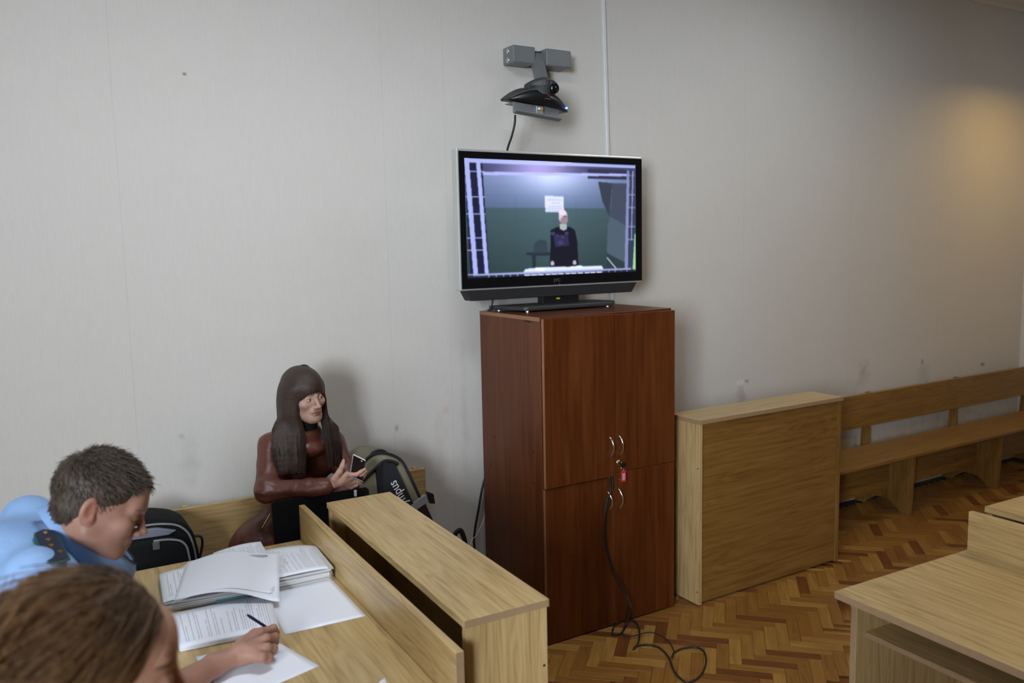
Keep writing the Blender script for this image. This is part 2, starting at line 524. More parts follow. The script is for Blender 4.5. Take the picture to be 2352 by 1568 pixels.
def parquet(name, use_attr):
    n = N(name)
    tc = n.new('ShaderNodeTexCoord')
    if use_attr:
        at_ = n.new('ShaderNodeAttribute', attribute_name='tone')
        rnd = at_.outputs['Fac']
        uv = n.new('ShaderNodeUVMap')
        vec = uv.outputs[0]
    else:
        oi = n.new('ShaderNodeObjectInfo')
        rnd = oi.outputs['Random']
        vec = tc.outputs['Object']
    ad = n.new('ShaderNodeVectorMath', operation='ADD')
    cv = n.new('ShaderNodeCombineXYZ'); n.l(n.math('MULTIPLY', rnd, 37.0), cv.inputs[0]); n.l(n.math('MULTIPLY', rnd, 91.0), cv.inputs[1])
    n.l(vec, ad.inputs[0]); n.l(cv.outputs[0], ad.inputs[1])
    mp = n.new('ShaderNodeMapping'); mp.inputs['Scale'].default_value = (5, 60, 60)
    n.l(ad.outputs[0], mp.inputs['Vector'])
    g = n.new('ShaderNodeTexNoise', Scale=1.0, Detail=4.0, Distortion=0.8)
    n.l(mp.outputs[0], g.inputs['Vector'])
    tone = n.ramp(rnd, [(0.0, (0.16, 0.055, 0.014)), (0.16, (0.18, 0.065, 0.017)), (0.22, (0.26, 0.115, 0.024)), (0.6, (0.29, 0.138, 0.029)), (0.85, (0.35, 0.185, 0.042)), (1.0, (0.40, 0.22, 0.055))])
    c = n.mix(n.ramp(g.outputs[0], [(0.3, (0, 0, 0)), (0.75, (1, 1, 1))]), n.mix(1.0, tone, (0.72, 0.66, 0.6), 'MULTIPLY'), n.mix(1.0, tone, (1.15, 1.15, 1.12), 'MULTIPLY'))
    n.l(c, n.b.inputs['Base Color'])
    n.set(Roughness=0.40)
    n.b.inputs['Specular IOR Level'].default_value = 0.35
    n.bump(g.outputs[0], 0.06, 0.0005)
    return n.m


bm = bmesh.new()
add_box(bm, (-PL / 2 + 0.0004, -PW / 2 + 0.0004, -0.011), (PL / 2 - 0.0004, PW / 2 - 0.0004, 0.0), 0.0007)
blk = bpy.data.meshes.new('parquet_block'); bm.to_mesh(blk); bm.free()
blk.materials.append(parquet('parquet_oak', False))
U = np.array([1, -1]) / math.sqrt(2); Vv = np.array([1, 1]) / math.sqrt(2)
o_u, o_v = -0.021 - PL, 4.134 - PW + PL
VIS = [(2.0, 3.30), (2.9, 3.22), (4.09, 3.16), (4.92, 3.78), (7.2, 3.72), (5.7, 2.84), (4.9, 2.80), (3.68, 2.78), (2.9, 2.1), (1.80, 2.88)]


def inside(p, poly):
    r = False
    for i in range(len(poly)):
        (x1, y1), (x2, y2) = poly[i], poly[i - 1]
        if (y1 > p[1]) != (y2 > p[1]) and p[0] < (x2 - x1) * (p[1] - y1) / (y2 - y1) + x1:
            r = not r
    return r


near, rest = [], []
for m in range(-60, 60):
    for k in range(-140, 240):
        for kind in (0, 1):
            if kind == 0:
                u = k * PW + PL / 2; v = k * PW + PW / 2
            else:
                u = k * PW + PL + PW / 2; v = (k + 1) * PW - PL / 2
            u += m * (PL + PW) + o_u; v += m * (PW - PL) + o_v
            p = u * U + v * Vv
            if not (ROOM_L + 0.14 < p[0] < ROOM_R - 0.14 and ROOM_F + 0.14 < p[1] < WALL_Y - 0.14):
                continue
            if p[1] < -0.6 or p[0] < -1.4:
                continue
            ang = -math.pi / 4 if kind == 0 else math.pi / 4
            (near if inside(p, VIS) else rest).append((p[0], p[1], ang))
near.sort(key=lambda q: q[0] ** 2 + q[1] ** 2)
rest += near[300:]
for (x, y, a) in near[:300]:
    o = bpy.data.objects.new('parquet_block', blk); COL.objects.link(o)
    o.location = (x, y, random.uniform(-0.0006, 0.0004)); o.rotation_euler = (0, 0, a); o.parent = floor
bv = np.array([v.co[:] for v in blk.vertices]); bf = [list(p.vertices) for p in blk.polygons]
bv4 = np.array([[sx * (PL / 2 - 0.0004), sy * (PW / 2 - 0.0004), z] for z in (-0.011, 0.0) for sx, sy in ((-1, -1), (1, -1), (1, 1), (-1, 1))])
bf4 = np.array([[4, 5, 6, 7], [0, 1, 5, 4], [1, 2, 6, 5], [2, 3, 7, 6], [3, 0, 4, 7]])
R = np.array(rest)
ca, sa = np.cos(R[:, 2]), np.sin(R[:, 2])
PX = bv4[None, :, 0] * ca[:, None] - bv4[None, :, 1] * sa[:, None] + R[:, 0:1]
PY = bv4[None, :, 0] * sa[:, None] + bv4[None, :, 1] * ca[:, None] + R[:, 1:2]
PZ = np.broadcast_to(bv4[None, :, 2], PX.shape)
VV = np.stack([PX, PY, PZ], -1).reshape(-1, 3)
QQ = (bf4[None] + 8 * np.arange(len(R))[:, None, None]).reshape(-1, 4)
me = fast_mesh('parquet_field', VV, QQ)
ta = me.attributes.new('tone', 'FLOAT', 'POINT')
ta.data.foreach_set('value', np.repeat(rng.random(len(R)), 8).astype(np.float32))
uvl = me.uv_layers.new(name='UVMap')
li = np.zeros(len(me.loops), np.int32); me.loops.foreach_get('vertex_index', li)
uvl.data.foreach_set('uv', bv4[li % 8][:, :2].astype(np.float32).ravel())
fo = link('parquet_field', me, parquet('parquet_oak_field', True), floor)
tag(fo, kind='stuff')


# ------------------------------------------------------------------ benches
def bench(label, x0, x1, legs, group):
    t = thing('wall_bench', label, 'bench', (0, 0, 0), 0, group)
    box('seat', (x0, 3.345, 0.425), (x1, 3.705, 0.447), oak2['x'] if x0 > 3 else oak['x'], t, 0.002)
    box('backrest', (x0, 3.715, 0.575), (x1, 3.737, 0.812), oak2['x'] if x0 > 3 else oak['x'], t, 0.002)
    box('apron', (x0 + 0.01, 3.560, 0.150), (x1 - 0.01, 3.578, 0.424), oak2['x'] if x0 > 3 else oak['x'], t, 0.001)
    for lx in legs:
        prof = [(3.375, 0.424), (3.395, 0.0), (3.470, 0.0), (3.500, 0.035), (3.56, 0.075), (3.66, 0.075), (3.72, 0.035), (3.75, 0.0), (3.835, 0.0),
                (3.80, 0.45), (3.775, 0.80), (3.762, 0.815), (3.738, 0.815), (3.738, 0.424)]
        prism('leg_panel', prof, 'x', lx - 0.0125, lx + 0.0125, oak2['z'] if x0 > 3 else oak['z'], t, 0.001)
    return t


bench('long oak laminate wall bench right of the low counter', 4.11, 7.36, (4.135, 5.215, 6.295, 7.33), 'wall benches')
bench('oak laminate wall bench the woman in the leather jacket sits on', -1.75, 1.705, (-1.6, -0.51, 0.575, 1.665), 'wall benches')


# ------------------------------------------------------------------ unseen cupboards added to block window light from the lower right
for i, lab in enumerate(('tall oak cupboard added behind the camera to block window light, nearer the window', 'tall oak cupboard added behind the camera to block window light, farther from the window')):
    t = thing('light_blocker_cupboard', lab, 'cupboard', (-0.98 + 1.0 * i, -0.98, 0), 0, 'added light-blocking cupboards')
    bm = bmesh.new()
    for lo, hi in (((0, 0, 0), (0.018, 0.38, 2.08)), ((0.972, 0, 0), (0.99, 0.38, 2.08)), ((0.018, 0, 2.062), (0.972, 0.38, 2.08)), ((0.018, 0, 0.0), (0.972, 0.006, 2.062)), ((0.018, 0, 0.06), (0.972, 0.38, 0.078)), ((0.018, 0.36, 0), (0.972, 0.375, 0.06))):
        add_box(bm, lo, hi, 0.001)
    bm_obj('carcass', bm, oak['z'], t)
    for j in range(4):
        box('shelf', (0.019, 0.007, 0.45 + 0.4 * j), (0.971, 0.37, 0.468 + 0.4 * j), oak['x'], t, 0.001)
    for j in range(2):
        dr = box('door', (0.003 + 0.494 * j, 0.381, 0.065), (0.493 + 0.494 * j, 0.399, 2.075), oak['z'], t, 0.001)
        hx_ = 0.46 if j == 0 else 0.53
        tube('handle', [(hx_, 0.399, 1.0), (hx_, 0.42, 1.03), (hx_, 0.42, 1.12), (hx_, 0.399, 1.15)], 0.005, chrome, dr, 8)

# ------------------------------------------------------------------ cable trunking on the wall
pa, pb = at(1383, 0, WALL_Y), at(1395.5, 400, WALL_Y)
d = (pb - pa) / (pb[2] - pa[2])
top = pa + d * (3.69 - pa[2]); bot = pa + d * (0.03 - pa[2])
bm = bmesh.new()
w = 0.011
vs = []
for p in (bot, top):
    for dx, dy in ((-w, 0), (-w, -0.014), (-w + 0.003, -0.017), (w - 0.003, -0.017), (w, -0.014), (w, 0)):
        vs.append(bm.verts.new((p[0] + dx, WALL_Y + dy, p[2])))
for i in range(6):
    bm.faces.new([vs[i], vs[(i + 1) % 6], vs[6 + (i + 1) % 6], vs[6 + i]])
bm.faces.new(vs[:6]); bm.faces.new(vs[6:])
bmesh.ops.recalc_face_normals(bm, faces=bm.faces)
tag(bm_obj('cable_trunking', bm, white_pvc), 'thin white plastic cable trunking running up the wall behind the television', 'trunking')

# ------------------------------------------------------------------ tall cabinet
CX0, CX1, CY0, CY1, CH = 2.068, 2.868, 3.185, 3.775, 1.574
t = thing('tall_cabinet', 'tall dark cherry four-door cabinet carrying the television', 'cabinet')
box('side_panel', (CX0, CY0 + 0.020, 0.0), (CX0 + 0.018, CY1, CH - 0.018), walnut['z'], t)
box('side_panel', (CX1 - 0.018, CY0 + 0.020, 0.0), (CX1, CY1, CH - 0.018), walnut['z'], t)
box('top_board', (CX0, CY0 + 0.020, CH - 0.0175), (CX1 - 0.004, CY1, CH), walnut['x'], t)
box('top_edge_band', (CX0 - 0.0006, CY0 + 0.020, CH - 0.0185), (CX0 - 0.00005, CY1, CH + 0.0003), walnut_edge, t, 0)
box('back_panel', (CX0 + 0.018, CY1 - 0.006, 0.06), (CX1 - 0.018, CY1, CH - 0.018), walnut['z'], t, 0)
box('plinth', (CX0 + 0.02, CY0 + 0.05, 0.0), (CX1 - 0.02, CY0 + 0.068, 0.06), walnut['x'], t)
box('shelf', (CX0 + 0.018, CY0 + 0.04, 0.76), (CX1 - 0.018, CY1 - 0.006, 0.778), walnut['x'], t)
mid = 2.480
hand_pts = {}


def handle(parent, x, z0, z1):
    zs = np.linspace(0, 1, 12)
    path = [(x + 0.010 * math.sin(math.pi * s), CY0 - 0.002 - 0.026 * math.sin(math.pi * s) ** 0.75, z0 + (z1 - z0) * s) for s in zs]
    tube('handle', path, [0.0040 + 0.0016 * math.sin(math.pi * s) for s in zs], chrome, parent, 8)


doors = [('upper left', CX0 + 0.003, mid - 0.0015, 0.770, CH - 0.006, 2.444, 0.866, 0.972), ('upper right', mid + 0.0015, CX1 + 0.002, 0.783, CH - 0.010, 2.502, 0.866, 0.972),
         ('lower left', CX0 + 0.003, mid - 0.012, 0.006, 0.764, 2.431, 0.602, 0.700), ('lower right', mid - 0.0095, CX1 - 0.001, 0.010, 0.780, 2.497, 0.595, 0.705)]
for nm, xa, xb, za, zb, hx, hz0, hz1 in doors:
    dy = -0.008 if nm == 'upper left' else 0.0
    dr = box('door', (xa, CY0 + dy, za), (xb, CY0 + 0.018 + dy, zb), walnut['z'], t, 0.001)
    box('edge_band', (xa - 0.0008, CY0 + dy + 0.0006, za), (xa - 0.0001, CY0 + 0.0175 + dy, zb), walnut_edge, dr, 0)
    handle(dr, hx, hz0, hz1)
for (y, z) in ((3.653, 0.933), (3.275, 0.93), (3.696, 0.779), (3.28, 0.778)):
    bm = bmesh.new(); add_cyl(bm, (CX0 - 0.001, y, z), (CX0 + 0.004, y, z), 0.0055, sides=10)
    bm_obj('screw_cap', bm, black_matte, t)
prism('edge_chip', [(3.265, CH - 0.0245), (3.30, CH - 0.019), (3.345, CH - 0.020), (3.335, CH - 0.026), (3.285, CH - 0.029)], 'x', CX0 - 0.0012, CX0 + 0.001, black_matte, t, 0)
bm = bmesh.new(); add_cyl(bm, (2.499, CY0 + 0.002, 0.834), (2.499, CY0 - 0.006, 0.834), 0.011, sides=16)
bm_obj('lock', bm, chrome, t, True)
# keys hanging from the lock
kt = thing('key_bunch', 'bunch of keys with a red plastic tag hanging from the cabinet lock', 'keys')
bm = bmesh.new(); add_box(bm, (2.4975, CY0 - 0.030, 0.828), (2.5005, CY0 - 0.005, 0.840), 0.0006)
bm_obj('key', bm, chrome, kt)
bm = bmesh.new(); add_cyl(bm, (2.510, CY0 - 0.030, 0.824), (2.510, CY0 - 0.024, 0.824), 0.013, sides=14)
bm_obj('key_head', bm, black_plastic, kt)
ring = [(2.507 + 0.009 * math.cos(a), CY0 - 0.026, 0.806 + 0.011 * math.sin(a)) for a in np.linspace(0, 2 * math.pi, 18)]
tube('split_ring', ring, 0.0012, chrome, kt, 6)
red_tag = plain('red_plastic', (0.55, 0.03, 0.05), 0.3); pink = plain('tag_paper', (0.75, 0.32, 0.42), 0.4)
fob = box('tag', (2.500, CY0 - 0.030, 0.738), (2.528, CY0 - 0.023, 0.796), red_tag, kt, 0.003, 2)
box('tag_label', (2.5035, CY0 - 0.0308, 0.748), (2.5205, CY0 - 0.0295, 0.784), pink, fob, 0.0004)
box('second_key', (2.489, CY0 - 0.026, 0.735), (2.499, CY0 - 0.024, 0.757), gold, kt, 0.0008)


# ------------------------------------------------------------------ low counters (open at the back, inset front board)
def counter(label, x0, y0, wx, dy, h, rotz, m, face, group):
    """local frame: width along X, front face at y=0, depth dy behind it"""
    t = thing('low_counter', label, 'counter', (x0, y0, 0), rotz, group)
    e = oak_edge
    box('top_board', (-0.002, -0.006, h - 0.022), (wx + 0.006, dy, h), oak['x'], t, 0.001)
    box('edge_strip', (-0.0015, -0.0068, h - 0.0215), (wx + 0.0055, -0.0061, h - 0.0008), e, t, 0)
    box('edge_strip', (-0.0028, -0.005, h - 0.0215), (-0.0021, dy - 0.001, h - 0.0008), e, t, 0)
    box('side_panel', (0, 0, 0.006), (0.022, dy - 0.004, h - 0.0225), oak['z'], t, 0.001)
    box('side_panel', (wx - 0.022, 0, 0.006), (wx, dy - 0.004, h - 0.0225), m['z'], t, 0.001)
    box('front_board', (0.0225, face, 0.014), (wx - 0.0225, face + 0.016, h - 0.0225), m['x'], t, 0)
    box('shelf', (0.0225, face + 0.0165, 0.42), (wx - 0.0225, dy - 0.02, 0.438), m['x'], t, 0.001)
    for z in (0.075, 0.74):
        bm = bmesh.new(); add_cyl(bm, (-0.0008, 0.012, z), (0.002, 0.012, z), 0.004, sides=8)
        bm_obj('screw_cap', bm, black_matte, t)
    for x in (0.011, wx - 0.011):
        for y in (0.02, dy - 0.03):
            bm = bmesh.new(); add_cyl(bm, (x, y, 0), (x, y, 0.007), 0.009, sides=10)
            bm_obj('glide', bm, black_matte, t)
    return t


counter('low oak laminate counter standing between the tall cabinet and the right bench', 2.973, 3.113, 1.112, 0.225, 0.996, 0.0, oak2, 0.012, 'low counters')

# ------------------------------------------------------------------ desks
ZD = 0.75


def desk(label, cx, cy, rotz, depth, y0, y1, ph, group):
    """local frame: privacy panel face at x=0, user side towards -X, length along Y from y0 to y1"""
    t = thing('courtroom_desk', label, 'desk', (cx, cy, 0), rotz, group)
    top = box('desk_top', (-depth, y0, ZD - 0.024), (0.0, y1, ZD), oak['y'], t, 0.0015)
    box('edge_band', (-depth - 0.0008, y0 + 0.001, ZD - 0.0235), (-depth - 0.0001, y1 - 0.001, ZD - 0.0006), oak_edge, top, 0)
    box('edge_band', (-depth, y1 + 0.0001, ZD - 0.0235), (-0.0005, y1 + 0.0008, ZD - 0.0006), oak_edge, top, 0)
    pp = box('privacy_panel', (0.0005, y0, 0.12), (0.0235, y1, ph), oak['y'], t, 0.0015)
    box('edge_band', (0.001, y0 - 0.0008, 0.121), (0.023, y0 - 0.0001, ph - 0.001), oak_edge, pp, 0)
    for y in (y0 + 0.03, y1 - 0.052):
        sp = box('side_panel', (-depth + 0.045, y, 0.0), (-0.001, y + 0.022, ZD - 0.0245), oak['z'], t, 0.001)
        box('edge_band', (-depth + 0.0441, y + 0.001, 0.001), (-depth + 0.0449, y + 0.021, ZD - 0.026), oak_edge, sp, 0)
    sh = box('shelf', (-depth + 0.09, y0 + 0.0525, 0.590), (-0.02, y1 - 0.0525, 0.608), oak['y'], t, 0.001)
    box('edge_band', (-depth + 0.0892, y0 + 0.053, 0.591), (-depth + 0.0899, y1 - 0.053, 0.6075), oak_edge, sh, 0)
    return t


pb_ = onz(686, 1160, 0.892); pf_ = onz(1046, 1499, 0.892)
ang = math.atan2(-(pb_[0] - pf_[0]), pb_[1] - pf_[1])
LD = float(np.hypot(pb_[0] - pf_[0], pb_[1] - pf_[1]))
desk('oak laminate desk covered with papers where the uniformed man writes', pf_[0], pf_[1], ang, 0.72, 0.0, LD, 0.892, 'courtroom desks')
# its free-standing counter behind the privacy panel (open side faces the desk)
counter('low oak laminate counter right behind the paper-covered desk', 1.206, 1.857, 1.205, 0.255, 0.930, math.radians(88.3), oak, 0.012, 'low counters')
q = onz(1917, 1357, ZD)
RA = math.radians(-2.0)
desk('empty oak laminate desk in the lower right corner', q[0] + 0.712 * math.cos(RA), q[1] + 0.712 * math.sin(RA), RA, 0.712, -1.42, 0.0, 0.895, 'courtroom desks')
cq = (q[0] + 0.712 * math.cos(RA) + 0.034, q[1] - 0.045)
counter('low oak laminate counter behind the empty desk, at the right edge', cq[0] + 0.255 * math.cos(RA), cq[1] - 1.215, 1.205, 0.255, 0.905, math.radians(88.0), oak, 0.012, 'low counters')
# ------------------------------------------------------------------ text helper
def text_mesh(name, body, size, mat, parent, M, depth=0.0004, spacing=1.0, xscale=1.0, align='LEFT'):
    cu = bpy.data.curves.new(name, 'FONT')
    cu.body = body; cu.size = size; cu.extrude = depth; cu.align_x = align; cu.resolution_u = 3; cu.space_character = spacing
    tmp = bpy.data.objects.new(name + '_tmp', cu)
    COL.objects.link(tmp)
    dg = bpy.context.evaluated_depsgraph_get()
    dg.update()
    me = bpy.data.meshes.new_from_object(tmp.evaluated_get(dg))
    COL.objects.unlink(tmp); bpy.data.objects.remove(tmp); bpy.data.curves.remove(cu)
    me.transform(Matrix.Diagonal((xscale, 1, 1, 1)))
    me.transform(M)
    me.name = name
    me.materials.clear()
    return link(name, me, mat, parent)


def frame(o, xdir, ydir):
    x = Vector(xdir).normalized(); y = Vector(ydir); y = (y - x * y.dot(x)).normalized(); z = x.cross(y)
    m = Matrix((x, y, z)).transposed().to_4x4(); m.translation = Vector(o)
    return m


# ------------------------------------------------------------------ television
TY = 3.56
X0, X1, Z0, Z1 = 1.846, 2.972, 1.692, 2.366
tv = thing('television', 'large flat television with silver rim showing a video call, on the cabinet', 'television')
bm = bmesh.new(); add_box(bm, (X0, TY, Z0), (X1, TY + 0.055, Z1), 0.006, 2)
add_box(bm, (X0 + 0.06, TY + 0.05, Z0 + 0.05), (X1 - 0.06, TY + 0.115, Z1 - 0.06), 0.02, 2)
bm_obj('housing', bm, silver, tv)
sx0, sx1, sz0, sz1 = 1.886, 2.925, 1.752, 2.322
bm = bmesh.new()
for lo, hi in (((X0 + 0.010, TY - 0.004, Z0 + 0.010), (sx0, TY + 0.004, Z1 - 0.012)), ((sx1, TY - 0.004, Z0 + 0.010), (X1 - 0.006, TY + 0.004, Z1 - 0.012)),
               ((sx0, TY - 0.004, Z0 + 0.010), (sx1, TY + 0.004, sz0)), ((sx0, TY - 0.004, sz1), (sx1, TY + 0.004, Z1 - 0.012))):
    add_box(bm, lo, hi)
bm_obj('bezel', bm, black_gloss, tv)
prism('speaker_bar', [(X0 + 0.035, Z0 - 0.0005), (X0 + 0.062, Z0 - 0.05), (X1 - 0.07, Z0 - 0.05), (X1 - 0.035, Z0 - 0.0005)], 'y', TY + 0.004, TY + 0.075, black_matte, tv, 0.004, 2)
box('neck', (2.33, TY + 0.02, 1.600), (2.56, TY + 0.07, Z0 - 0.045), black_plastic, tv, 0.006, 2)
prism('base', [(2.09, 3.72), (2.17, 3.50), (2.19, 3.49), (2.72, 3.49), (2.78, 3.56), (2.72, 3.72)], 'z', 1.582, 1.603, dark_grey, tv, 0.006, 2)
for fx, fy in ((2.20, 3.52), (2.70, 3.52), (2.14, 3.70), (2.70, 3.70)):
    bm = bmesh.new(); add_cyl(bm, (fx, fy, CH), (fx, fy, 1.585), 0.009, sides=10); bm_obj('foot', bm, silver, tv)
box('port', (2.415, TY + 0.015, 1.625), (2.435, TY + 0.021, 1.634), plain('yellow_plastic', (0.5, 0.42, 0.03), 0.4), tv, 0.001)
logo_grey = plain('logo_grey', (0.22, 0.21, 0.18), 0.3, metal=0.5)
text_mesh('maker_name', 'JVC', 0.022, logo_grey, tv, frame((2.385, TY - 0.0045, 1.718), (1, 0, 0), (0, 0, 1)), 0.0003, 1.0, 1.25)
nl = N('led_blue'); nl.set(Base_Color=(0.02, 0.05, 0.4, 1)); nl.b.inputs['Emission Color'].default_value = (0.05, 0.12, 1, 1); nl.b.inputs['Emission Strength'].default_value = 9.0
nr = N('led_red'); nr.set(Base_Color=(0.2, 0.01, 0.01, 1)); nr.b.inputs['Emission Color'].default_value = (1, 0.05, 0.02, 1); nr.b.inputs['Emission Strength'].default_value = 0.6
bm = bmesh.new(); add_cyl(bm, (2.42, TY - 0.0046, 1.704), (2.42, TY - 0.003, 1.704), 0.0025, sides=8); bm_obj('standby_light', bm, nr.m, tv)

# the picture on the screen, drawn into the mesh's own colours
GW, GH = 400, 226
yy, xx = np.mgrid[0:GH, 0:GW]
u = xx / (GW - 1); v = yy / (GH - 1)
# picture coordinates used below: a 1580 x 1080 frame
PXc, PYc = u * 1580, v * 1080


def poly(pts):
    m = np.zeros(PXc.shape, bool)
    for i in range(len(pts)):
        (x1, y1), (x2, y2) = pts[i], pts[i - 1]
        c = ((y1 > PYc) != (y2 > PYc)) & (PXc < (x2 - x1) * (PYc - y1) / ((y2 - y1) if y2 != y1 else 1e-9) + x1)
        m ^= c
    return m


def ellm(cx, cy, rx, ry): return ((PXc - cx) / rx) ** 2 + ((PYc - cy) / ry) ** 2 < 1
def S(r, g, b): return np.array([r, g, b], float)


img = np.zeros((GH, GW, 3))
def lerp(a, b, t): return a + (b - a) * np.clip(t, 0, 1)[..., None]
base = lerp(S(140, 158, 208), S(98, 120, 158), (PYc - 150) / 280)
low = lerp(S(76, 102, 112), S(50, 72, 76), (PYc - 430) / 600)
base = np.where((PYc > 440)[..., None], low, base)
edge = np.clip((PYc - 425) / 30, 0, 1)
base = base * (1 - 0.0 * edge[..., None])
glow = np.exp(-(((PXc - 760) / 330) ** 2 + ((PYc - 120) / 190) ** 2))[..., None]
base = base + glow * S(70, 66, 62)
side = np.clip(np.abs(PXc - 720) / 900, 0, 1)[..., None]
img[:] = base * (1 - 0.25 * side)
for yl, a in ((245, 6), (330, 5), (560, 5), (800, 5)):
    img[np.abs(PYc - yl) < 3] -= a
for xl, ya, yb in ((430, 330, 560), (620, 120, 245), (980, 330, 560), (300, 800, 1000)):
    img[(np.abs(PXc - xl) < 3) & (PYc > ya) & (PYc < yb)] -= 6
# right return wall
img[poly([(1200, 180), (1340, 190), (1310, 520), (1240, 370)])] = S(52, 58, 74)
img[poly([(1340, 190), (1500, 190), (1500, 640), (1390, 570), (1320, 520)])] = S(62, 70, 92)
img[poly([(1320, 520), (1490, 620), (1500, 1050), (1440, 1040), (1280, 900), (1290, 600)])] = S(74, 90, 106)
img[poly([(1280, 880), (1480, 990), (1480, 1060), (1280, 1060)])] = S(42, 56, 60)
img[poly([(1275, 930), (1286, 925), (1400, 1060), (1385, 1062)])] = S(175, 185, 215)
# sign
img[poly([(690, 325), (865, 328), (868, 480), (694, 478)])] = S(218, 222, 255)
for yl, xa, xb in ((362, 715, 850), (393, 745, 830), (425, 725, 845), (445, 700, 855), (462, 705, 850)):
    mk = (np.abs(PYc - yl) < 5) & (PXc > xa) & (PXc < xb) & (np.sin(PXc * 0.45) > -0.3)
    img[mk] = S(165, 168, 205)
# table shape behind, figure
img[poly([(520, 855), (760, 860), (760, 885), (700, 890), (600, 888), (598, 1010), (570, 1010), (565, 885), (512, 875)])] = S(34, 46, 56)
img[poly([(575, 860), (590, 770), (640, 735), (700, 750), (712, 860)])] = S(48, 64, 74)
img[poly([(740, 650), (790, 625), (840, 612), (880, 612), (930, 625), (968, 650), (990, 760), (1000, 1000), (725, 1000), (738, 800)])] = S(15, 17, 32)
img[poly([(765, 700), (900, 690), (915, 800), (780, 810)])] = S(44, 40, 76)
for (a, b, r) in ((760, 680, 22), (800, 700, 16), (890, 680, 20), (850, 720, 18), (830, 770, 30)): img[ellm(a, b, r, r * 0.8)] = S(58, 56, 104)
img[poly([(825, 590), (890, 590), (895, 640), (860, 655), (825, 640)])] = S(164, 176, 176)
img[ellm(858, 520, 42, 66)] = S(206, 190, 210)
img[ellm(868, 558, 36, 34)] = S(150, 128, 140)
img[ellm(880, 520, 22, 10)] = S(120, 104, 124)
img[ellm(850, 482, 34, 26)] = S(228, 215, 232)
for hx in (752, 962): img[ellm(hx, 968, 18, 26)] = S(184, 170, 190)
img[poly([(745, 985), (975, 985), (970, 1015), (750, 1015)])] = S(18, 22, 34)
# table top in front
img[poly([(505, 1010), (640, 1000), (1010, 1005), (1230, 1008), (1250, 1045), (480, 1048)])] = S(214, 226, 250)
img[poly([(590, 1000), (690, 1005), (670, 1040), (600, 1030)])] = S(238, 244, 255)
img[poly([(1020, 995), (1040, 1003), (1030, 1012), (860, 1008)])] = S(240, 244, 255)
# bars of the cell door
bar = S(160, 170, 228)
barg = np.exp(-((PXc - 700) / 500) ** 2)[..., None]
BAR = bar + barg * S(25, 22, 20)
def fillbar(pts, k=1.0):
    m = poly(pts); img[m] = (BAR * k)[m]
img[poly([(0, 0), (1580, 0), (1580, 120), (0, 120)])] = lerp(S(56, 58, 96), S(170, 160, 225), np.exp(-((PXc - 640) / 330) ** 2))[poly([(0, 0), (1580, 0), (1580, 120), (0, 120)])]
img[poly([(1100, 60), (1580, 60), (1580, 150), (1100, 150)])] = S(44, 46, 70)
fillbar([(0, 0), (1580, 8), (1580, 34), (0, 44)])
fillbar([(95, 118), (1530, 92), (1530, 118), (95, 148)])
img[poly([(0, 40), (150, 40), (190, 1040), (30, 1040)])] = S(20, 24, 52)
fillbar([(0, 0), (42, 0), (95, 1060), (55, 1060)])
fillbar([(100, 40), (136, 40), (185, 1060), (152, 1060)])
for yb in (118, 345, 495, 715, 825, 1045): fillbar([(10, yb - 5), (170, yb - 5), (170, yb + 5), (10, yb + 5)])
fillbar([(1490, 60), (1516, 60), (1496, 1040), (1462, 1040)], 0.78)
img[poly([(1520, 60), (1580, 60), (1580, 1050), (1500, 1050)])] = S(48, 56, 84)
fillbar([(1545, 60), (1562, 60), (1540, 760), (1528, 760)], 0.8)
for yb in (110, 300, 430, 620, 750): fillbar([(1495, yb - 4), (1575, yb - 4), (1575, yb + 4), (1495, yb + 4)], 0.85)
img[poly([(1568, 700), (1580, 680), (1580, 1060), (1545, 1060)])] = S(150, 205, 150)
fillbar([(60, 1038), (1530, 1040), (1530, 1060), (60, 1058)], 0.9)
img[(PYc > 1060)] = S(26, 30, 46)
for k in range(22):
    xa = 190 + k * 62
    if 470 < xa < 1230: img[poly([(xa, 1063), (xa + 48, 1063), (xa + 48, 1078), (xa, 1078)])] = S(214, 222, 250)
    fillbar([(xa - 8, 1050), (xa - 1, 1050), (xa - 1, 1080), (xa - 8, 1080)], 0.9)
# slight video softness
for _ in range(3):
    p = np.pad(img, ((1, 1), (1, 1), (0, 0)), 'edge')
    img = (p[1:-1, 1:-1] * 2 + p[:-2, 1:-1] + p[2:, 1:-1] + p[1:-1, :-2] + p[1:-1, 2:]) / 6
img = np.clip(img, 0, 255) / 255
lin = np.where(img <= 0.04045, img / 12.92, ((img + 0.055) / 1.055) ** 2.4)
V = np.stack([sx0 - 0.001 + u * (sx1 - sx0 + 0.002), np.full(u.shape, TY - 0.0005), sz1 + 0.001 - v * (sz1 - sz0 + 0.002)], -1).reshape(-1, 3)
idx = np.arange(GW * GH).reshape(GH, GW)
Q = np.stack([idx[:-1, :-1], idx[1:, :-1], idx[1:, 1:], idx[:-1, 1:]], -1).reshape(-1, 4)
me = fast_mesh('screen', V, Q)
vcol(me, 'picture', lin.reshape(-1, 3))
ns_ = N('lit_screen')
ns_.set(Base_Color=(0.01, 0.01, 0.012, 1), Roughness=0.25)
an = ns_.new('ShaderNodeAttribute', attribute_name='picture')
ns_.l(an.outputs['Color'], ns_.b.inputs['Emission Color'])
ns_.b.inputs['Emission Strength'].default_value = 1.15
so = link('screen', me, ns_.m, tv)
so['label'] = 'lit screen showing a standing man in dark clothes behind bars'

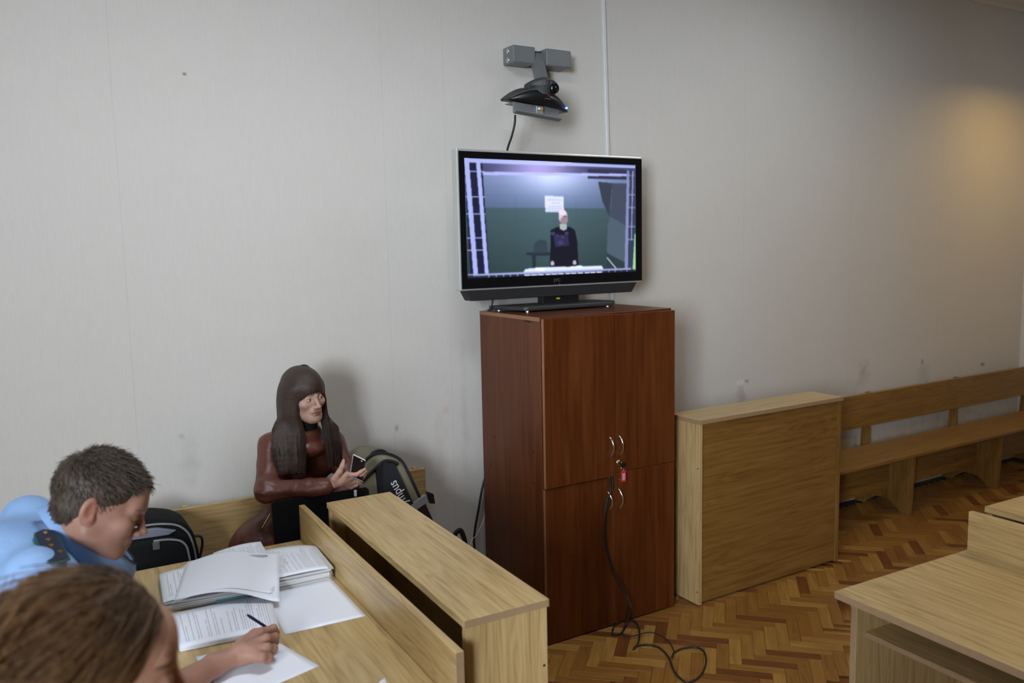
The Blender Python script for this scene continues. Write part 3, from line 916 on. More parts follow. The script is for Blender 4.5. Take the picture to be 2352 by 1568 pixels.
# ------------------------------------------------------------------ wall bracket and conference camera
br = thing('camera_bracket', 'grey metal wall bracket with tray above the television', 'bracket')
yb0 = 3.745
box('mount_block', (2.29, yb0 + 0.010, 2.838), (2.425, WALL_Y, 2.925), grey_metal, br, 0.006, 2)
box('mount_block', (2.487, yb0, 2.836), (2.645, WALL_Y, 2.924), grey_metal, br, 0.006, 2)
box('cross_plate', (2.42, 3.80, 2.85), (2.49, WALL_Y, 2.915), black_matte, br, 0.002)
bm = bmesh.new(); add_cyl(bm, (2.40, 3.80, 2.908), (2.50, 3.80, 2.908), 0.009, sides=12); bm_obj('hinge_pin', bm, dark_grey, br, True)
bm = bmesh.new()
for z in (2.90, 2.855):
    add_cyl(bm, (2.291, yb0 + 0.06, z), (2.286, yb0 + 0.06, z), 0.013, sides=12)
bm_obj('bolt', bm, chrome, br, True)
# arm sloping down and forwards
bm = bmesh.new()
a0, a1 = Vector((2.455, 3.80, 2.905)), Vector((2.395, 3.60, 2.58))
w_, h_ = 0.033, 0.016
ring = []
for p in (a0, Vector((2.447, 3.765, 2.84)), Vector((2.405, 3.64, 2.66)), a1):
    ring.append([bm.verts.new((p.x + sx * w_, p.y + sy * h_, p.z)) for sx, sy in ((-1, -1), (1, -1), (1, 1), (-1, 1))])
for i in range(3):
    for k in range(4): bm.faces.new([ring[i][k], ring[i][(k + 1) % 4], ring[i + 1][(k + 1) % 4], ring[i + 1][k]])
bm.faces.new(ring[0]); bm.faces.new(ring[-1])
bmesh.ops.recalc_face_normals(bm, faces=bm.faces)
bm_obj('arm', bm, grey_metal, br)
# tray: bent sheet with front lip
bm = bmesh.new()
add_prism(bm, [(3.52, 2.535), (3.545, 2.525), (3.555, 2.530), (3.552, 2.585), (3.625, 2.587), (3.625, 2.592), (3.545, 2.590), (3.545, 2.538), (3.525, 2.545)], 'x', 2.158, 2.425, 0.001)
for v_ in bm.verts:
    v_.co.z += -0.055 * (v_.co.x - 2.29) + (0.010 if v_.co.x < 2.2 and v_.co.z < 2.56 else 0)
bm_obj('tray', bm, grey_metal, br)
box('lip_plate', (2.285, 3.535, 2.545), (2.325, 3.5445, 2.586), plain('bright_steel', (0.42, 0.44, 0.46), 0.3, metal=0.7), br, 0.001)
bm = bmesh.new(); add_cyl(bm, (2.305, 3.520, 2.572), (2.305, 3.537, 2.572), 0.010, sides=6); bm_obj('wing_nut', bm, chrome, br)

vc = thing('conference_camera', 'black crescent video-conference camera with blue light, on the wall bracket', 'camera')
# crescent body: arched top, straight lower edge, tapering to the tips
bm = bmesh.new()
n_ = 28
sec = []
for i in range(n_ + 1):
    s_ = -1 + 2 * i / n_
    cxm = 2.315 + 0.172 * s_
    zb = 2.600 - 0.020 * s_ - 0.010
    hgt = 0.062 * (1 - abs(s_) ** 2.2) + 0.004
    yf = 3.505 + 0.05 * s_ * s_
    yk = 3.60 + 0.02 * s_ * s_
    sec.append([bm.verts.new(p) for p in ((cxm, yf, zb), (cxm, yf - 0.012 * (1 - s_ * s_), zb + hgt * 0.55), (cxm, yf + 0.006, zb + hgt), (cxm - 0.012, yk, zb + hgt + 0.018 * (1 - s_ * s_) + 0.006), (cxm - 0.012, yk, zb))])
for i in range(n_):
    for k in range(5): bm.faces.new([sec[i][k], sec[i][(k + 1) % 5], sec[i + 1][(k + 1) % 5], sec[i + 1][k]])
bm.faces.new(sec[0]); bm.faces.new(sec[-1])
bmesh.ops.recalc_face_normals(bm, faces=bm.faces)
bm_obj('body', bm, black_plastic, vc, True)
tube('trim_line', [(2.315 + 0.172 * s_, 3.505 + 0.05 * s_ * s_ + 0.004, 2.590 - 0.020 * s_ + 0.062 * (1 - abs(s_) ** 2.2) + 0.0045) for s_ in np.linspace(-0.96, 0.96, 30)], 0.0022, plain('grey_trim', (0.12, 0.12, 0.12), 0.35), vc, 6)
# pivoting head: faceted almond
bm = bmesh.new()
sec = []
for i in range(17):
    s_ = -1 + 2 * i / 16
    cxm = 2.330 + 0.084 * s_
    hh = 0.030 * (1 - s_ * s_) + 0.016
    zc = 2.678
    yf = 3.475 + 0.050 * abs(s_) ** 1.3
    sec.append([bm.verts.new(p) for p in ((cxm, yf + 0.012, zc - hh * 0.95), (cxm, yf, zc), (cxm, yf + 0.004, zc + hh * 0.55), (cxm, yf + 0.045, zc + hh), (cxm, 3.585, zc + hh * 0.7), (cxm, 3.585, zc - hh * 0.6))])
for i in range(16):
    for k in range(6): bm.faces.new([sec[i][k], sec[i][(k + 1) % 6], sec[i + 1][(k + 1) % 6], sec[i + 1][k]])
bm.faces.new(sec[0]); bm.faces.new(sec[-1])
bmesh.ops.recalc_face_normals(bm, faces=bm.faces)
hd = bm_obj('camera_head', bm, plain('camera_grey', (0.022, 0.024, 0.026), 0.4), vc, False)
tube('edge_line', [(2.330 + 0.084 * s_, 3.475 + 0.05 * abs(s_) ** 1.3 + 0.0025, 2.678 + (0.030 * (1 - s_ * s_) + 0.016) * 0.57) for s_ in np.linspace(-0.95, 0.95, 20)], 0.0014, plain('grey_trim_2', (0.12, 0.12, 0.12), 0.35), hd, 6)
bm = bmesh.new(); add_cyl(bm, (2.352, 3.470, 2.664), (2.352, 3.500, 2.664), 0.024, 0.026, sides=20); bm_obj('lens', bm, black_gloss, hd, True)
bm = bmesh.new(); add_cyl(bm, (2.33, 3.53, 2.61), (2.33, 3.53, 2.665), 0.035, sides=16); bm_obj('swivel', bm, black_plastic, vc, True)
bm = bmesh.new(); add_cyl(bm, (2.457, 3.523, 2.5845), (2.457, 3.530, 2.5845), 0.0055, sides=12); bm_obj('status_light', bm, nl.m, vc)
bm = bmesh.new()
for tri in (((2.322, 2.628), (2.335, 2.628), (2.3285, 2.642)), ((2.331, 2.626), (2.340, 2.633), (2.338, 2.622))):
    add_prism(bm, list(tri), 'y', 3.4925, 3.4965)
bm_obj('emblem', bm, plain('emblem_red', (0.28, 0.015, 0.015), 0.4), vc)
text_mesh('emblem_name', 'POLYCOM', 0.0065, plain('emblem_grey', (0.16, 0.16, 0.16), 0.4), vc, frame((2.308, 3.4935, 2.614), (1, 0, -0.08), (0, 0, 1)), 0.0006)
tag(tube('camera_cable', catmull([(2.200, 3.60, 2.545), (2.196, 3.60, 2.50), (2.188, 3.62, 2.44), (2.186, 3.66, 2.38), (2.195, 3.72, 2.25), (2.21, 3.76, 2.0)], 6), 0.0055, cable_black), 'short black cable dropping from the camera tray behind the television', 'cable')
tag(tube('television_cable', catmull([(2.10, 3.665, 1.70), (2.085, 3.66, 1.65), (2.075, 3.66, 1.60), (2.080, 3.68, 1.582), (2.10, 3.74, 1.580)], 6), 0.0045, cable_black), 'black cable curling beside the television base', 'cable')

# ------------------------------------------------------------------ cables by the cabinet
zf = 0.006
pts = [np.array([2.437, CY0 - 0.012, 0.772]), np.array([2.440, CY0 - 0.020, 0.70])]
for (x, y, yd) in ((1396, 1145, 3.16), (1388, 1190, 3.155), (1387, 1235, 3.15), (1400, 1290, 3.14), (1415, 1330, 3.13)):
    pts.append(at(x, y, yd))
pts += [at(1440, 1372, 3.10), at(1449, 1400, 3.06)] + [onz(x, y, zf) for (x, y) in ((1446, 1424), (1428, 1452), (1410, 1456), (1407, 1448), (1416, 1432), (1440, 1424), (1460, 1428), (1469, 1450), (1465, 1478), (1455, 1490), (1463, 1483), (1490, 1480), (1516, 1488), (1536, 1510), (1548, 1540), (1568, 1562), (1584, 1566), (1608, 1552), (1621, 1525), (1618, 1498), (1600, 1486), (1570, 1488), (1549, 1498), (1544, 1508))]
cab_path = catmull(pts, 6)
tag(tube('power_cord', cab_path, 0.0042, cable_black), 'long black power cord hanging from the cabinet door and curling over the parquet', 'cord')
pts = [np.array([2.455, CY0 - 0.010, 0.772]), np.array([2.452, CY0 - 0.018, 0.72]), at(1391, 1188, 3.172), at(1391, 1236, 3.168), at(1406, 1300, 3.155), at(1440, 1365, 3.12), at(1441, 1392, 3.09)] + [onz(x, y, zf + 0.009) for (x, y) in ((1436, 1430), (1430, 1450), (1436, 1461), (1455, 1460), (1490, 1452), (1515, 1458), (1535, 1472), (1546, 1490), (1547, 1500), (1543, 1511))]
tag(tube('signal_cord', catmull(pts, 6), 0.0030, cable_black), 'thinner black cord running beside the thick one onto the floor', 'cord')
pts = [onz(x, y, zf) for (x, y) in ((1340, 1580), (1350, 1569), (1362, 1563), (1390, 1562), (1420, 1572))]
pts = [(CX0 + 0.10, 3.82, 0.86), (CX0 + 0.06, 3.82, 0.75), at(1108, 1120, 3.80), at(1099, 1170, 3.80), at(1091, 1215, 3.80), at(1089, 1250, 3.80), at(1095, 1283, 3.80), (2.07, 3.78, 0.10), (2.0, 3.70, 0.008)]
tag(tube('wall_cable', catmull(pts, 6), 0.0065, cable_black), 'thick black cable hanging between the wall and the left side of the cabinet', 'cable')
pts = [(CX0 + 0.03, 3.82, 0.80), at(1116, 1160, 3.79), at(1110, 1195, 3.78), at(1095, 1228, 3.77), at(1080, 1252, 3.76), (1.90, 3.72, 0.12), (1.8, 3.66, 0.006)]
tag(tube('thin_wire', catmull(pts, 6), 0.0022, cable_white), 'thin white wire slanting down beside the cabinet', 'wire')

# ------------------------------------------------------------------ laptop behind the desk (on the woman's lap)
lap_black = plain('laptop_black', (0.003, 0.003, 0.004), 0.7, spec=0.2)
lt = thing('laptop', 'open black laptop seen from behind its lid, on the seated woman\'s lap', 'laptop')
l0, l1 = at(622, 1147, 3.30), at(846, 1122, 3.30)
xa, xb, zt = l0[0], l1[0], 0.5 * (l0[2] + l1[2])
lid = prism('lid', [(xa + 0.012, 0.632), (xa, 0.644), (xa, zt - 0.008), (xa + 0.008, zt + 0.004), (xb - 0.012, zt - 0.004), (xb, zt - 0.016), (xb, 0.644), (xb - 0.012, 0.632)], 'y', 3.294, 3.303, lap_black, lt, 0.002, 2)
lid.data.transform(Matrix.Translation((0, 3.30, zt)) @ Matrix.Rotation(math.radians(-6), 4, 'X') @ Matrix.Translation((0, -3.30, -zt)))
box('maker_mark', (xa + 0.045, 3.2905, zt - 0.040), (xa + 0.085, 3.2945, zt - 0.034), dark_grey, lid, 0.0005)
lb = box('base', (xa + 0.002, 3.325, 0.612), (xb - 0.002, 3.50, 0.632), black_plastic, lt, 0.003, 2)
box('keyboard', (xa + 0.03, 3.36, 0.6325), (xb - 0.03, 3.45, 0.6345), dark_grey, lb, 0.001)
bm = bmesh.new(); add_cyl(bm, (xa + 0.02, 3.325, 0.630), (xb - 0.02, 3.325, 0.630), 0.007, sides=10); bm_obj('hinge', bm, black_plastic, lt, True)
uw = at(817, 1132, 3.285)
us = thing('white_stick', 'small white plastic stick at the right corner of the black laptop', 'stick', (uw[0], 3.2895, uw[2]))
box('shaft', (-0.006, -0.005, -0.016), (0.006, 0.005, 0.004), white_plastic, us, 0.003, 2)
box('cap', (-0.0066, -0.0056, 0.0045), (0.0066, 0.0056, 0.012), white_plastic, us, 0.003, 2)

# ------------------------------------------------------------------ backpack on the bench
olive = plain('olive_nylon', (0.20, 0.178, 0.115), 0.75, noise=0.15, nscale=20, bump=0.2)
navy_black = plain('black_nylon', (0.008, 0.009, 0.013), 0.6, bump=0.1)
grey_band = plain('grey_reflective', (0.25, 0.26, 0.27), 0.4)
bp = thing('olive_backpack', 'olive and black backpack with white lettering leaning on the bench', 'backpack')
prof = [(1.245, 0.452), (1.240, 0.80), (1.262, 0.925), (1.300, 0.972), (1.345, 0.990), (1.400, 0.984), (1.455, 0.955), (1.487, 0.905), (1.540, 0.760), (1.585, 0.640), (1.640, 0.520), (1.652, 0.452)]
bm = bmesh.new(); add_prism(bm, prof, 'y', 3.40, 3.62, 0.022, 3)
for v_ in bm.verts:
    t_ = (v_.co.z - 0.45) / 0.54
    v_.co.y += 0.06 * t_ - (0.02 * math.sin(math.pi * min(max(t_, 0), 1)) if v_.co.y < 3.5 else 0)
bm_obj('main_bag', bm, olive, bp, True)


def bpf(x, z, off=0.0):
    t_ = (z - 0.45) / 0.54
    return (x, 3.40 + 0.06 * t_ - 0.02 * math.sin(math.pi * min(max(t_, 0), 1)) - off, z)


def slab(name, pts, off0, off1, mat, parent, bevel=0.002):
    bm = bmesh.new()
    add_prism(bm, pts, 'y', 0, 1, 0)
    bmesh.ops.subdivide_edges(bm, edges=[e for e in bm.edges if abs(e.verts[0].co.z - e.verts[1].co.z) > 0.08], cuts=4)
    for v_ in bm.verts:
        o = off1 if v_.co.y < 0.5 else off0
        v_.co = Vector(bpf(v_.co.x, v_.co.z, o))
    return bm_obj(name, bm, mat, parent)


pan = slab('front_panel', [(1.345, 0.47), (1.335, 0.70), (1.335, 0.930), (1.372, 0.958), (1.425, 0.938), (1.470, 0.82), (1.545, 0.62), (1.560, 0.47)], -0.002, 0.012, navy_black, bp)
slab('strap_panel', [(1.515, 0.72), (1.555, 0.735), (1.648, 0.50), (1.60, 0.49)], -0.002, 0.014, navy_black, bp)
slab('grey_band', [(1.478, 0.742), (1.557, 0.778), (1.570, 0.748), (1.490, 0.712)], -0.002, 0.017, grey_band, bp)
slab('buckle', [(1.57, 0.79), (1.60, 0.775), (1.603, 0.73), (1.58, 0.735)], -0.01, 0.012, black_plastic, bp)
path = [bpf(x, z, -0.004) for x, z in prof[1:]]
tube('piping', catmull(path, 5), 0.006, navy_black, bp, 6)
tube('zip_piping', catmull([bpf(x, z, 0.004) for x, z in ((1.27, 0.885), (1.31, 0.915), (1.335, 0.93), (1.38, 0.955), (1.425, 0.945), (1.445, 0.93))], 5), 0.007, navy_black, bp, 6)
tube('top_handle', catmull([(1.33, 3.475, 0.985), (1.345, 3.47, 1.0), (1.38, 3.47, 1.0), (1.41, 3.475, 0.98)], 4), 0.006, navy_black, bp, 6)
tube('webbing_loop', catmull([bpf(1.635, 0.50, 0.02), (1.665, 3.37, 0.545), (1.690, 3.365, 0.585), (1.712, 3.365, 0.590), (1.730, 3.37, 0.555), (1.742, 3.375, 0.50), (1.738, 3.38, 0.453)], 6), 0.014, navy_black, bp, 6, flat=0.25, up=(0, 1, 0))
M_ = frame(bpf(1.418, 0.872, 0.020), (-0.40, 0.09, 0.9), (-0.9, 0, -0.40))
text_mesh('lettering', 'olympus', 0.062, white_plastic, pan, M_, 0.0012, 1.0, 0.78, 'RIGHT')

# ------------------------------------------------------------------ black bag on the bench behind the man
bag_black = plain('bag_black_nylon', (0.006, 0.006, 0.0065), 0.8, spec=0.2)
bb = thing('black_bag', 'black shoulder bag with grey piping on the bench behind the man', 'bag')
prof = [(0.155, 0.452), (0.150, 0.80), (0.175, 0.855), (0.25, 0.875), (0.42, 0.868), (0.505, 0.845), (0.555, 0.80), (0.575, 0.70), (0.585, 0.452)]
bm = bmesh.new(); add_prism(bm, prof, 'y', 3.44, 3.66, 0.03, 3)
bm_obj('main_bag', bm, bag_black, bb, True)
bm = bmesh.new(); add_prism(bm, [(0.165, 0.452), (0.160, 0.78), (0.20, 0.812), (0.46, 0.800), (0.515, 0.775), (0.535, 0.70), (0.545, 0.452)], 'y', 3.395, 3.45, 0.018, 3)
bm_obj('front_pocket', bm, bag_black, bb, True)
bm = bmesh.new(); add_prism(bm, [(0.20, 0.822), (0.26, 0.848), (0.42, 0.838), (0.49, 0.815), (0.46, 0.802), (0.20, 0.812)], 'y', 3.425, 3.45, 0.004, 2)
bm_obj('grey_panel', bm, plain('grey_cloth', (0.17, 0.185, 0.22), 0.7), bb)
grey_pipe = plain('grey_piping', (0.22, 0.235, 0.23), 0.5)
tube('piping', catmull([(0.40, 3.398, 0.798), (0.46, 3.398, 0.792), (0.508, 3.398, 0.768), (0.526, 3.398, 0.70), (0.536, 3.398, 0.46)], 5), 0.0045, grey_pipe, bb, 6)
tube('piping', catmull([(0.30, 3.442, 0.852), (0.43, 3.442, 0.848), (0.515, 3.442, 0.815), (0.553, 3.442, 0.72), (0.568, 3.442, 0.46)], 5), 0.0045, grey_pipe, bb, 6)
box('zip_pull', (0.395, 3.389, 0.765), (0.42, 3.394, 0.795), plain('pull_grey', (0.09, 0.1, 0.1), 0.5), bb, 0.001)
tube('handle', catmull([(0.27, 3.53, 0.872), (0.29, 3.53, 0.892), (0.36, 3.53, 0.892), (0.385, 3.53, 0.870)], 5), 0.011, black_matte, bb, 8)
tube('shoulder_strap', catmull([(0.572, 3.55, 0.74), (0.60, 3.55, 0.73), (0.602, 3.55, 0.69), (0.582, 3.55, 0.62)], 5), 0.012, black_matte, bb, 8, flat=0.4)
op = thing('orange_pouch', 'small orange pouch with a red flap on the bench beside the woman', 'pouch')
box('pouch', (0.64, 3.37, 0.449), (0.745, 3.44, 0.60), plain('orange_cloth', (0.42, 0.10, 0.015), 0.7), op, 0.02, 3)
box('flap', (0.645, 3.375, 0.60), (0.735, 3.435, 0.622), plain('red_cloth', (0.30, 0.03, 0.02), 0.7), op, 0.008, 2)

# ------------------------------------------------------------------ papers
def paper_mat(name, text):
    n = N(name)
    n.set(Roughness=0.6)
    n.b.inputs['Specular IOR Level'].default_value = 0.2
    white = (0.86, 0.87, 0.92)
    if not text:
        n.set(Base_Color=(*white, 1)); return n.m
    uv = n.new('ShaderNodeUVMap'); sp = n.new('ShaderNodeSeparateXYZ'); n.l(uv.outputs[0], sp.inputs[0])
    b, a = sp.outputs[0], sp.outputs[1]
    lines = 40.0
    row = n.math('FLOOR', n.math('MULTIPLY', b, lines))
    ln = n.math('LESS_THAN', n.math('FRACT', n.math('MULTIPLY', b, lines)), 0.36)
    cv = n.new('ShaderNodeCombineXYZ'); n.l(n.math('MULTIPLY', a, 60.0), cv.inputs[0]); n.l(n.math('MULTIPLY', row, 7.3), cv.inputs[1])
    wn = n.new('ShaderNodeTexNoise', Scale=1.0, Detail=2.0); n.l(cv.outputs[0], wn.inputs['Vector'])
    word = n.math('GREATER_THAN', wn.outputs[0], 0.40)
    wn2 = n.new('ShaderNodeTexWhiteNoise', noise_dimensions='1D'); n.l(row, wn2.inputs['W'])
    end = n.math('ADD', 0.55, n.math('MULTIPLY', wn2.outputs[0], 0.55))
    mrg = n.math('MULTIPLY', n.math('GREATER_THAN', a, 0.12), n.math('LESS_THAN', a, n.math('MINIMUM', end, 0.92)))
    mrg = n.math('MULTIPLY', mrg, n.math('MULTIPLY', n.math('GREATER_THAN', b, 0.07), n.math('LESS_THAN', b, 0.94)))
    wn3 = n.new('ShaderNodeTexWhiteNoise', noise_dimensions='1D'); n.l(n.math('ADD', row, 31.7), wn3.inputs['W'])
    mrg = n.math('MULTIPLY', mrg, n.math('GREATER_THAN', wn3.outputs[0], 0.2))
    k = n.math('MULTIPLY', n.math('MULTIPLY', ln, word), mrg)
    n.l(n.mix(n.math('MULTIPLY', k, 0.45), white, (0.10, 0.10, 0.13)), n.b.inputs['Base Color'])
    return n.m


paper_white, paper_text = paper_mat('white_paper', False), paper_mat('printed_paper', True)
page_edge = N('page_edges')
tc = page_edge.new('ShaderNodeTexCoord'); mp = page_edge.new('ShaderNodeMapping'); mp.inputs['Scale'].default_value = (3, 3, 700)
page_edge.l(tc.outputs['Object'], mp.inputs['Vector'])
tn = page_edge.new('ShaderNodeTexNoise', Scale=1.0, Detail=2.0); page_edge.l(mp.outputs[0], tn.inputs['Vector'])
page_edge.l(page_edge.ramp(tn.outputs[0], [(0.3, (0.42, 0.40, 0.38)), (0.7, (0.78, 0.77, 0.77))]), page_edge.b.inputs['Base Color'])
page_edge = page_edge.m


def sheet(name, c00, c10, c11, c01, fz, mat, parent=None, nu=14, nv=14, thick=0.0005):
    """c00..c01: world corners (u then v); fz(u,v) -> offset (dx,dy,dz)"""
    V, F, UV = [], [], []
    for s in range(2):
        for j in range(nv + 1):
            for i in range(nu + 1):
                u_, v_ = i / nu, j / nv
                p = (1 - u_) * (1 - v_) * np.array(c00) + u_ * (1 - v_) * np.array(c10) + u_ * v_ * np.array(c11) + (1 - u_) * v_ * np.array(c01)
                V.append(p + np.array(fz(u_, v_)) + np.array([0, 0, thick if s == 0 else 0]))
                UV.append((u_, v_))
    k = (nu + 1) * (nv + 1)
    for j in range(nv):
        for i in range(nu):
            a = j * (nu + 1) + i
            F.append((a, a + 1, a + nu + 2, a + nu + 1)); F.append((k + a, k + a + nu + 1, k + a + nu + 2, k + a + 1))
    rim = [j for j in range(nu + 1)] + [(j + 1) * (nu + 1) - 1 for j in range(1, nv + 1)] + [nv * (nu + 1) + i for i in range(nu - 1, -1, -1)] + [j * (nu + 1) for j in range(nv - 1, 0, -1)]
    for a, b in zip(rim, rim[1:] + rim[:1]):
        F.append((a, k + a, k + b, b))
    o = pydata(name, V, F, mat, parent, True)
    ul = o.data.uv_layers.new(name='UVMap')
    for lp in o.data.loops: ul.data[lp.index].uv = UV[lp.vertex_index]
    return o


flat = lambda u_, v_: (0, 0, 0)
ZT = ZD + 0.0006
P3 = lambda x, y, z: np.array([x, y, z])
o = sheet('paper_sheet', onz(654, 1457, ZT), onz(841, 1414, ZT), P3(0.892, 2.765, ZT), P3(0.655, 2.775, ZT), flat, paper_white)
tag(o, 'blank white sheet lying right of the printed pages, half under the thick case file', 'paper')
o = sheet('paper_sheet', P3(0.39, 2.11, ZT), onz(734, 1529, ZT), onz(633, 1471, ZT), P3(0.375, 2.43, ZT), flat, paper_white)
tag(o, 'blank white sheet under the writing hand', 'paper')
o = sheet('paper_sheet', onz(868, 1575, ZT), onz(890, 1572, ZT), onz(884, 1560, ZT), onz(872, 1564, ZT), lambda u_, v_: (0, 0, 0.004 * u_ * v_), paper_white, None, 4, 4)
tag(o, 'tiny torn white paper scrap at the front end of the desk', 'paper')
# printed document: a thin bundle of pages
dc = thing('printed_document', 'thin bundle of printed pages beside the writing hand', 'document')
zb = ZD + 0.0012
cs = [onz(413, 1488, 0.765), onz(640, 1443, 0.765), onz(619, 1364, 0.765), onz(392, 1410, 0.765)]
for i in range(5):
    dz = zb + 0.003 * i
    off = np.array([random.uniform(-0.006, 0.006), random.uniform(-0.006, 0.006), 0])
    q4 = [np.array([c[0], c[1], dz]) + off for c in cs]
    sheet('page', *q4, (lambda i: lambda u_, v_: (0, 0, 0.0008 * i * math.sin(2.2 * u_) + 0.001 * v_ * u_))(i), paper_text if i == 4 else paper_white, dc, 8, 8, 0.0022)
# thick case file, open, with turned pages
cf = thing('case_file', 'thick open case file with curling turned pages', 'case file')
rb = []
def block(name, poly_, z0, z1, nl_, jitter, parent):
    hs = np.linspace(z0, z1, nl_ + 1)
    for i in range(nl_):
        ox, oy = random.uniform(-jitter, jitter), random.uniform(-jitter, jitter)
        pp = [(p[0] + ox, p[1] + oy) for p in poly_]
        prism(name, pp, 'z', hs[i] + 0.0002, hs[i + 1], page_edge, parent, 0)
block('page_bundle', [(0.640, 2.752), (0.880, 2.742), (0.893, 2.755), (0.908, 2.99), (0.895, 3.01), (0.660, 3.03)], ZT + 0.0008, 0.797, 9, 0.004, cf)
block('page_bundle', [(0.345, 2.80), (0.635, 2.765), (0.655, 3.03), (0.372, 3.07)], ZT, 0.782, 6, 0.004, cf)
sheet('page', P3(0.64, 2.752, 0.7985), P3(0.897, 2.745, 0.7985), P3(0.912, 3.005, 0.7985), P3(0.655, 3.035, 0.7985), lambda u_, v_: (0, 0, 0.010 * math.sin(math.pi * u_) * (0.4 + 0.6 * v_) - 0.006 * max(0, u_ - 0.85) / 0.15), paper_text, cf, 16, 10)
sheet('page', P3(0.345, 2.80, 0.783), P3(0.635, 2.77, 0.783), P3(0.655, 3.03, 0.783), P3(0.372, 3.07, 0.783), lambda u_, v_: (0, 0, 0.012 * math.sin(math.pi * u_)), paper_text, cf, 12, 8)
prism('blue_tab', [(0.50, 2.745), (0.60, 2.735), (0.605, 2.80), (0.505, 2.81)], 'z', 0.7605, 0.7625, plain('blue_card', (0.22, 0.45, 0.52), 0.6), cf, 0)
# turned sheets swelling over the middle of the file
for i in range(4):
    dz = 0.004 * i
    def fz(u_, v_, i=i):
        hump = 0.030 * math.sin(math.pi * min(1, u_ * 1.05)) ** 1.2
        curl = -0.040 * max(0.0, (1 - v_) - 0.55) * (0.25 + u_) * (1 + 0.15 * i) if i == 3 else -0.010 * (1 - v_)
        tip = 0.014 * max(0, u_ - 0.75) * v_ * 4 * (1 if i == 3 else 0.3)
        return (0.010 * i * (u_ - 0.3), -0.02 * (u_ * (1 - v_)) * (i == 3), hump + curl + tip)
    c00 = P3(0.372 + 0.004 * i, 2.79 - 0.004 * i, 0.7875 + dz); c10 = P3(0.640 + 0.003 * i, 2.64 + 0.02 * (3 - i), 0.795 + dz)
    c11 = P3(0.770 - 0.012 * i, 2.86 + 0.02 * i, 0.8045 + dz); c01 = P3(0.450 + 0.01 * i, 3.085, 0.7875 + dz)
    sheet('turned_page', c00, c10, c11, c01, fz, paper_white, cf, 20, 16, 0.0004)
for i in range(2):
    sheet('turned_page', P3(0.55, 3.00, 0.811 + 0.004 * i), P3(0.70 + 0.01 * i, 2.90, 0.822 + 0.003 * i), P3(0.712 + 0.012 * i, 3.055, 0.822 + 0.003 * i), P3(0.56, 3.09, 0.81 + 0.003 * i), lambda u_, v_: (0, 0, 0.012 * math.sin(2.4 * u_)), paper_text, cf, 8, 8, 0.0004)
# ------------------------------------------------------------------ organic bodies: smooth distance fields -> one surface
def A3(p): return np.array(p, float)


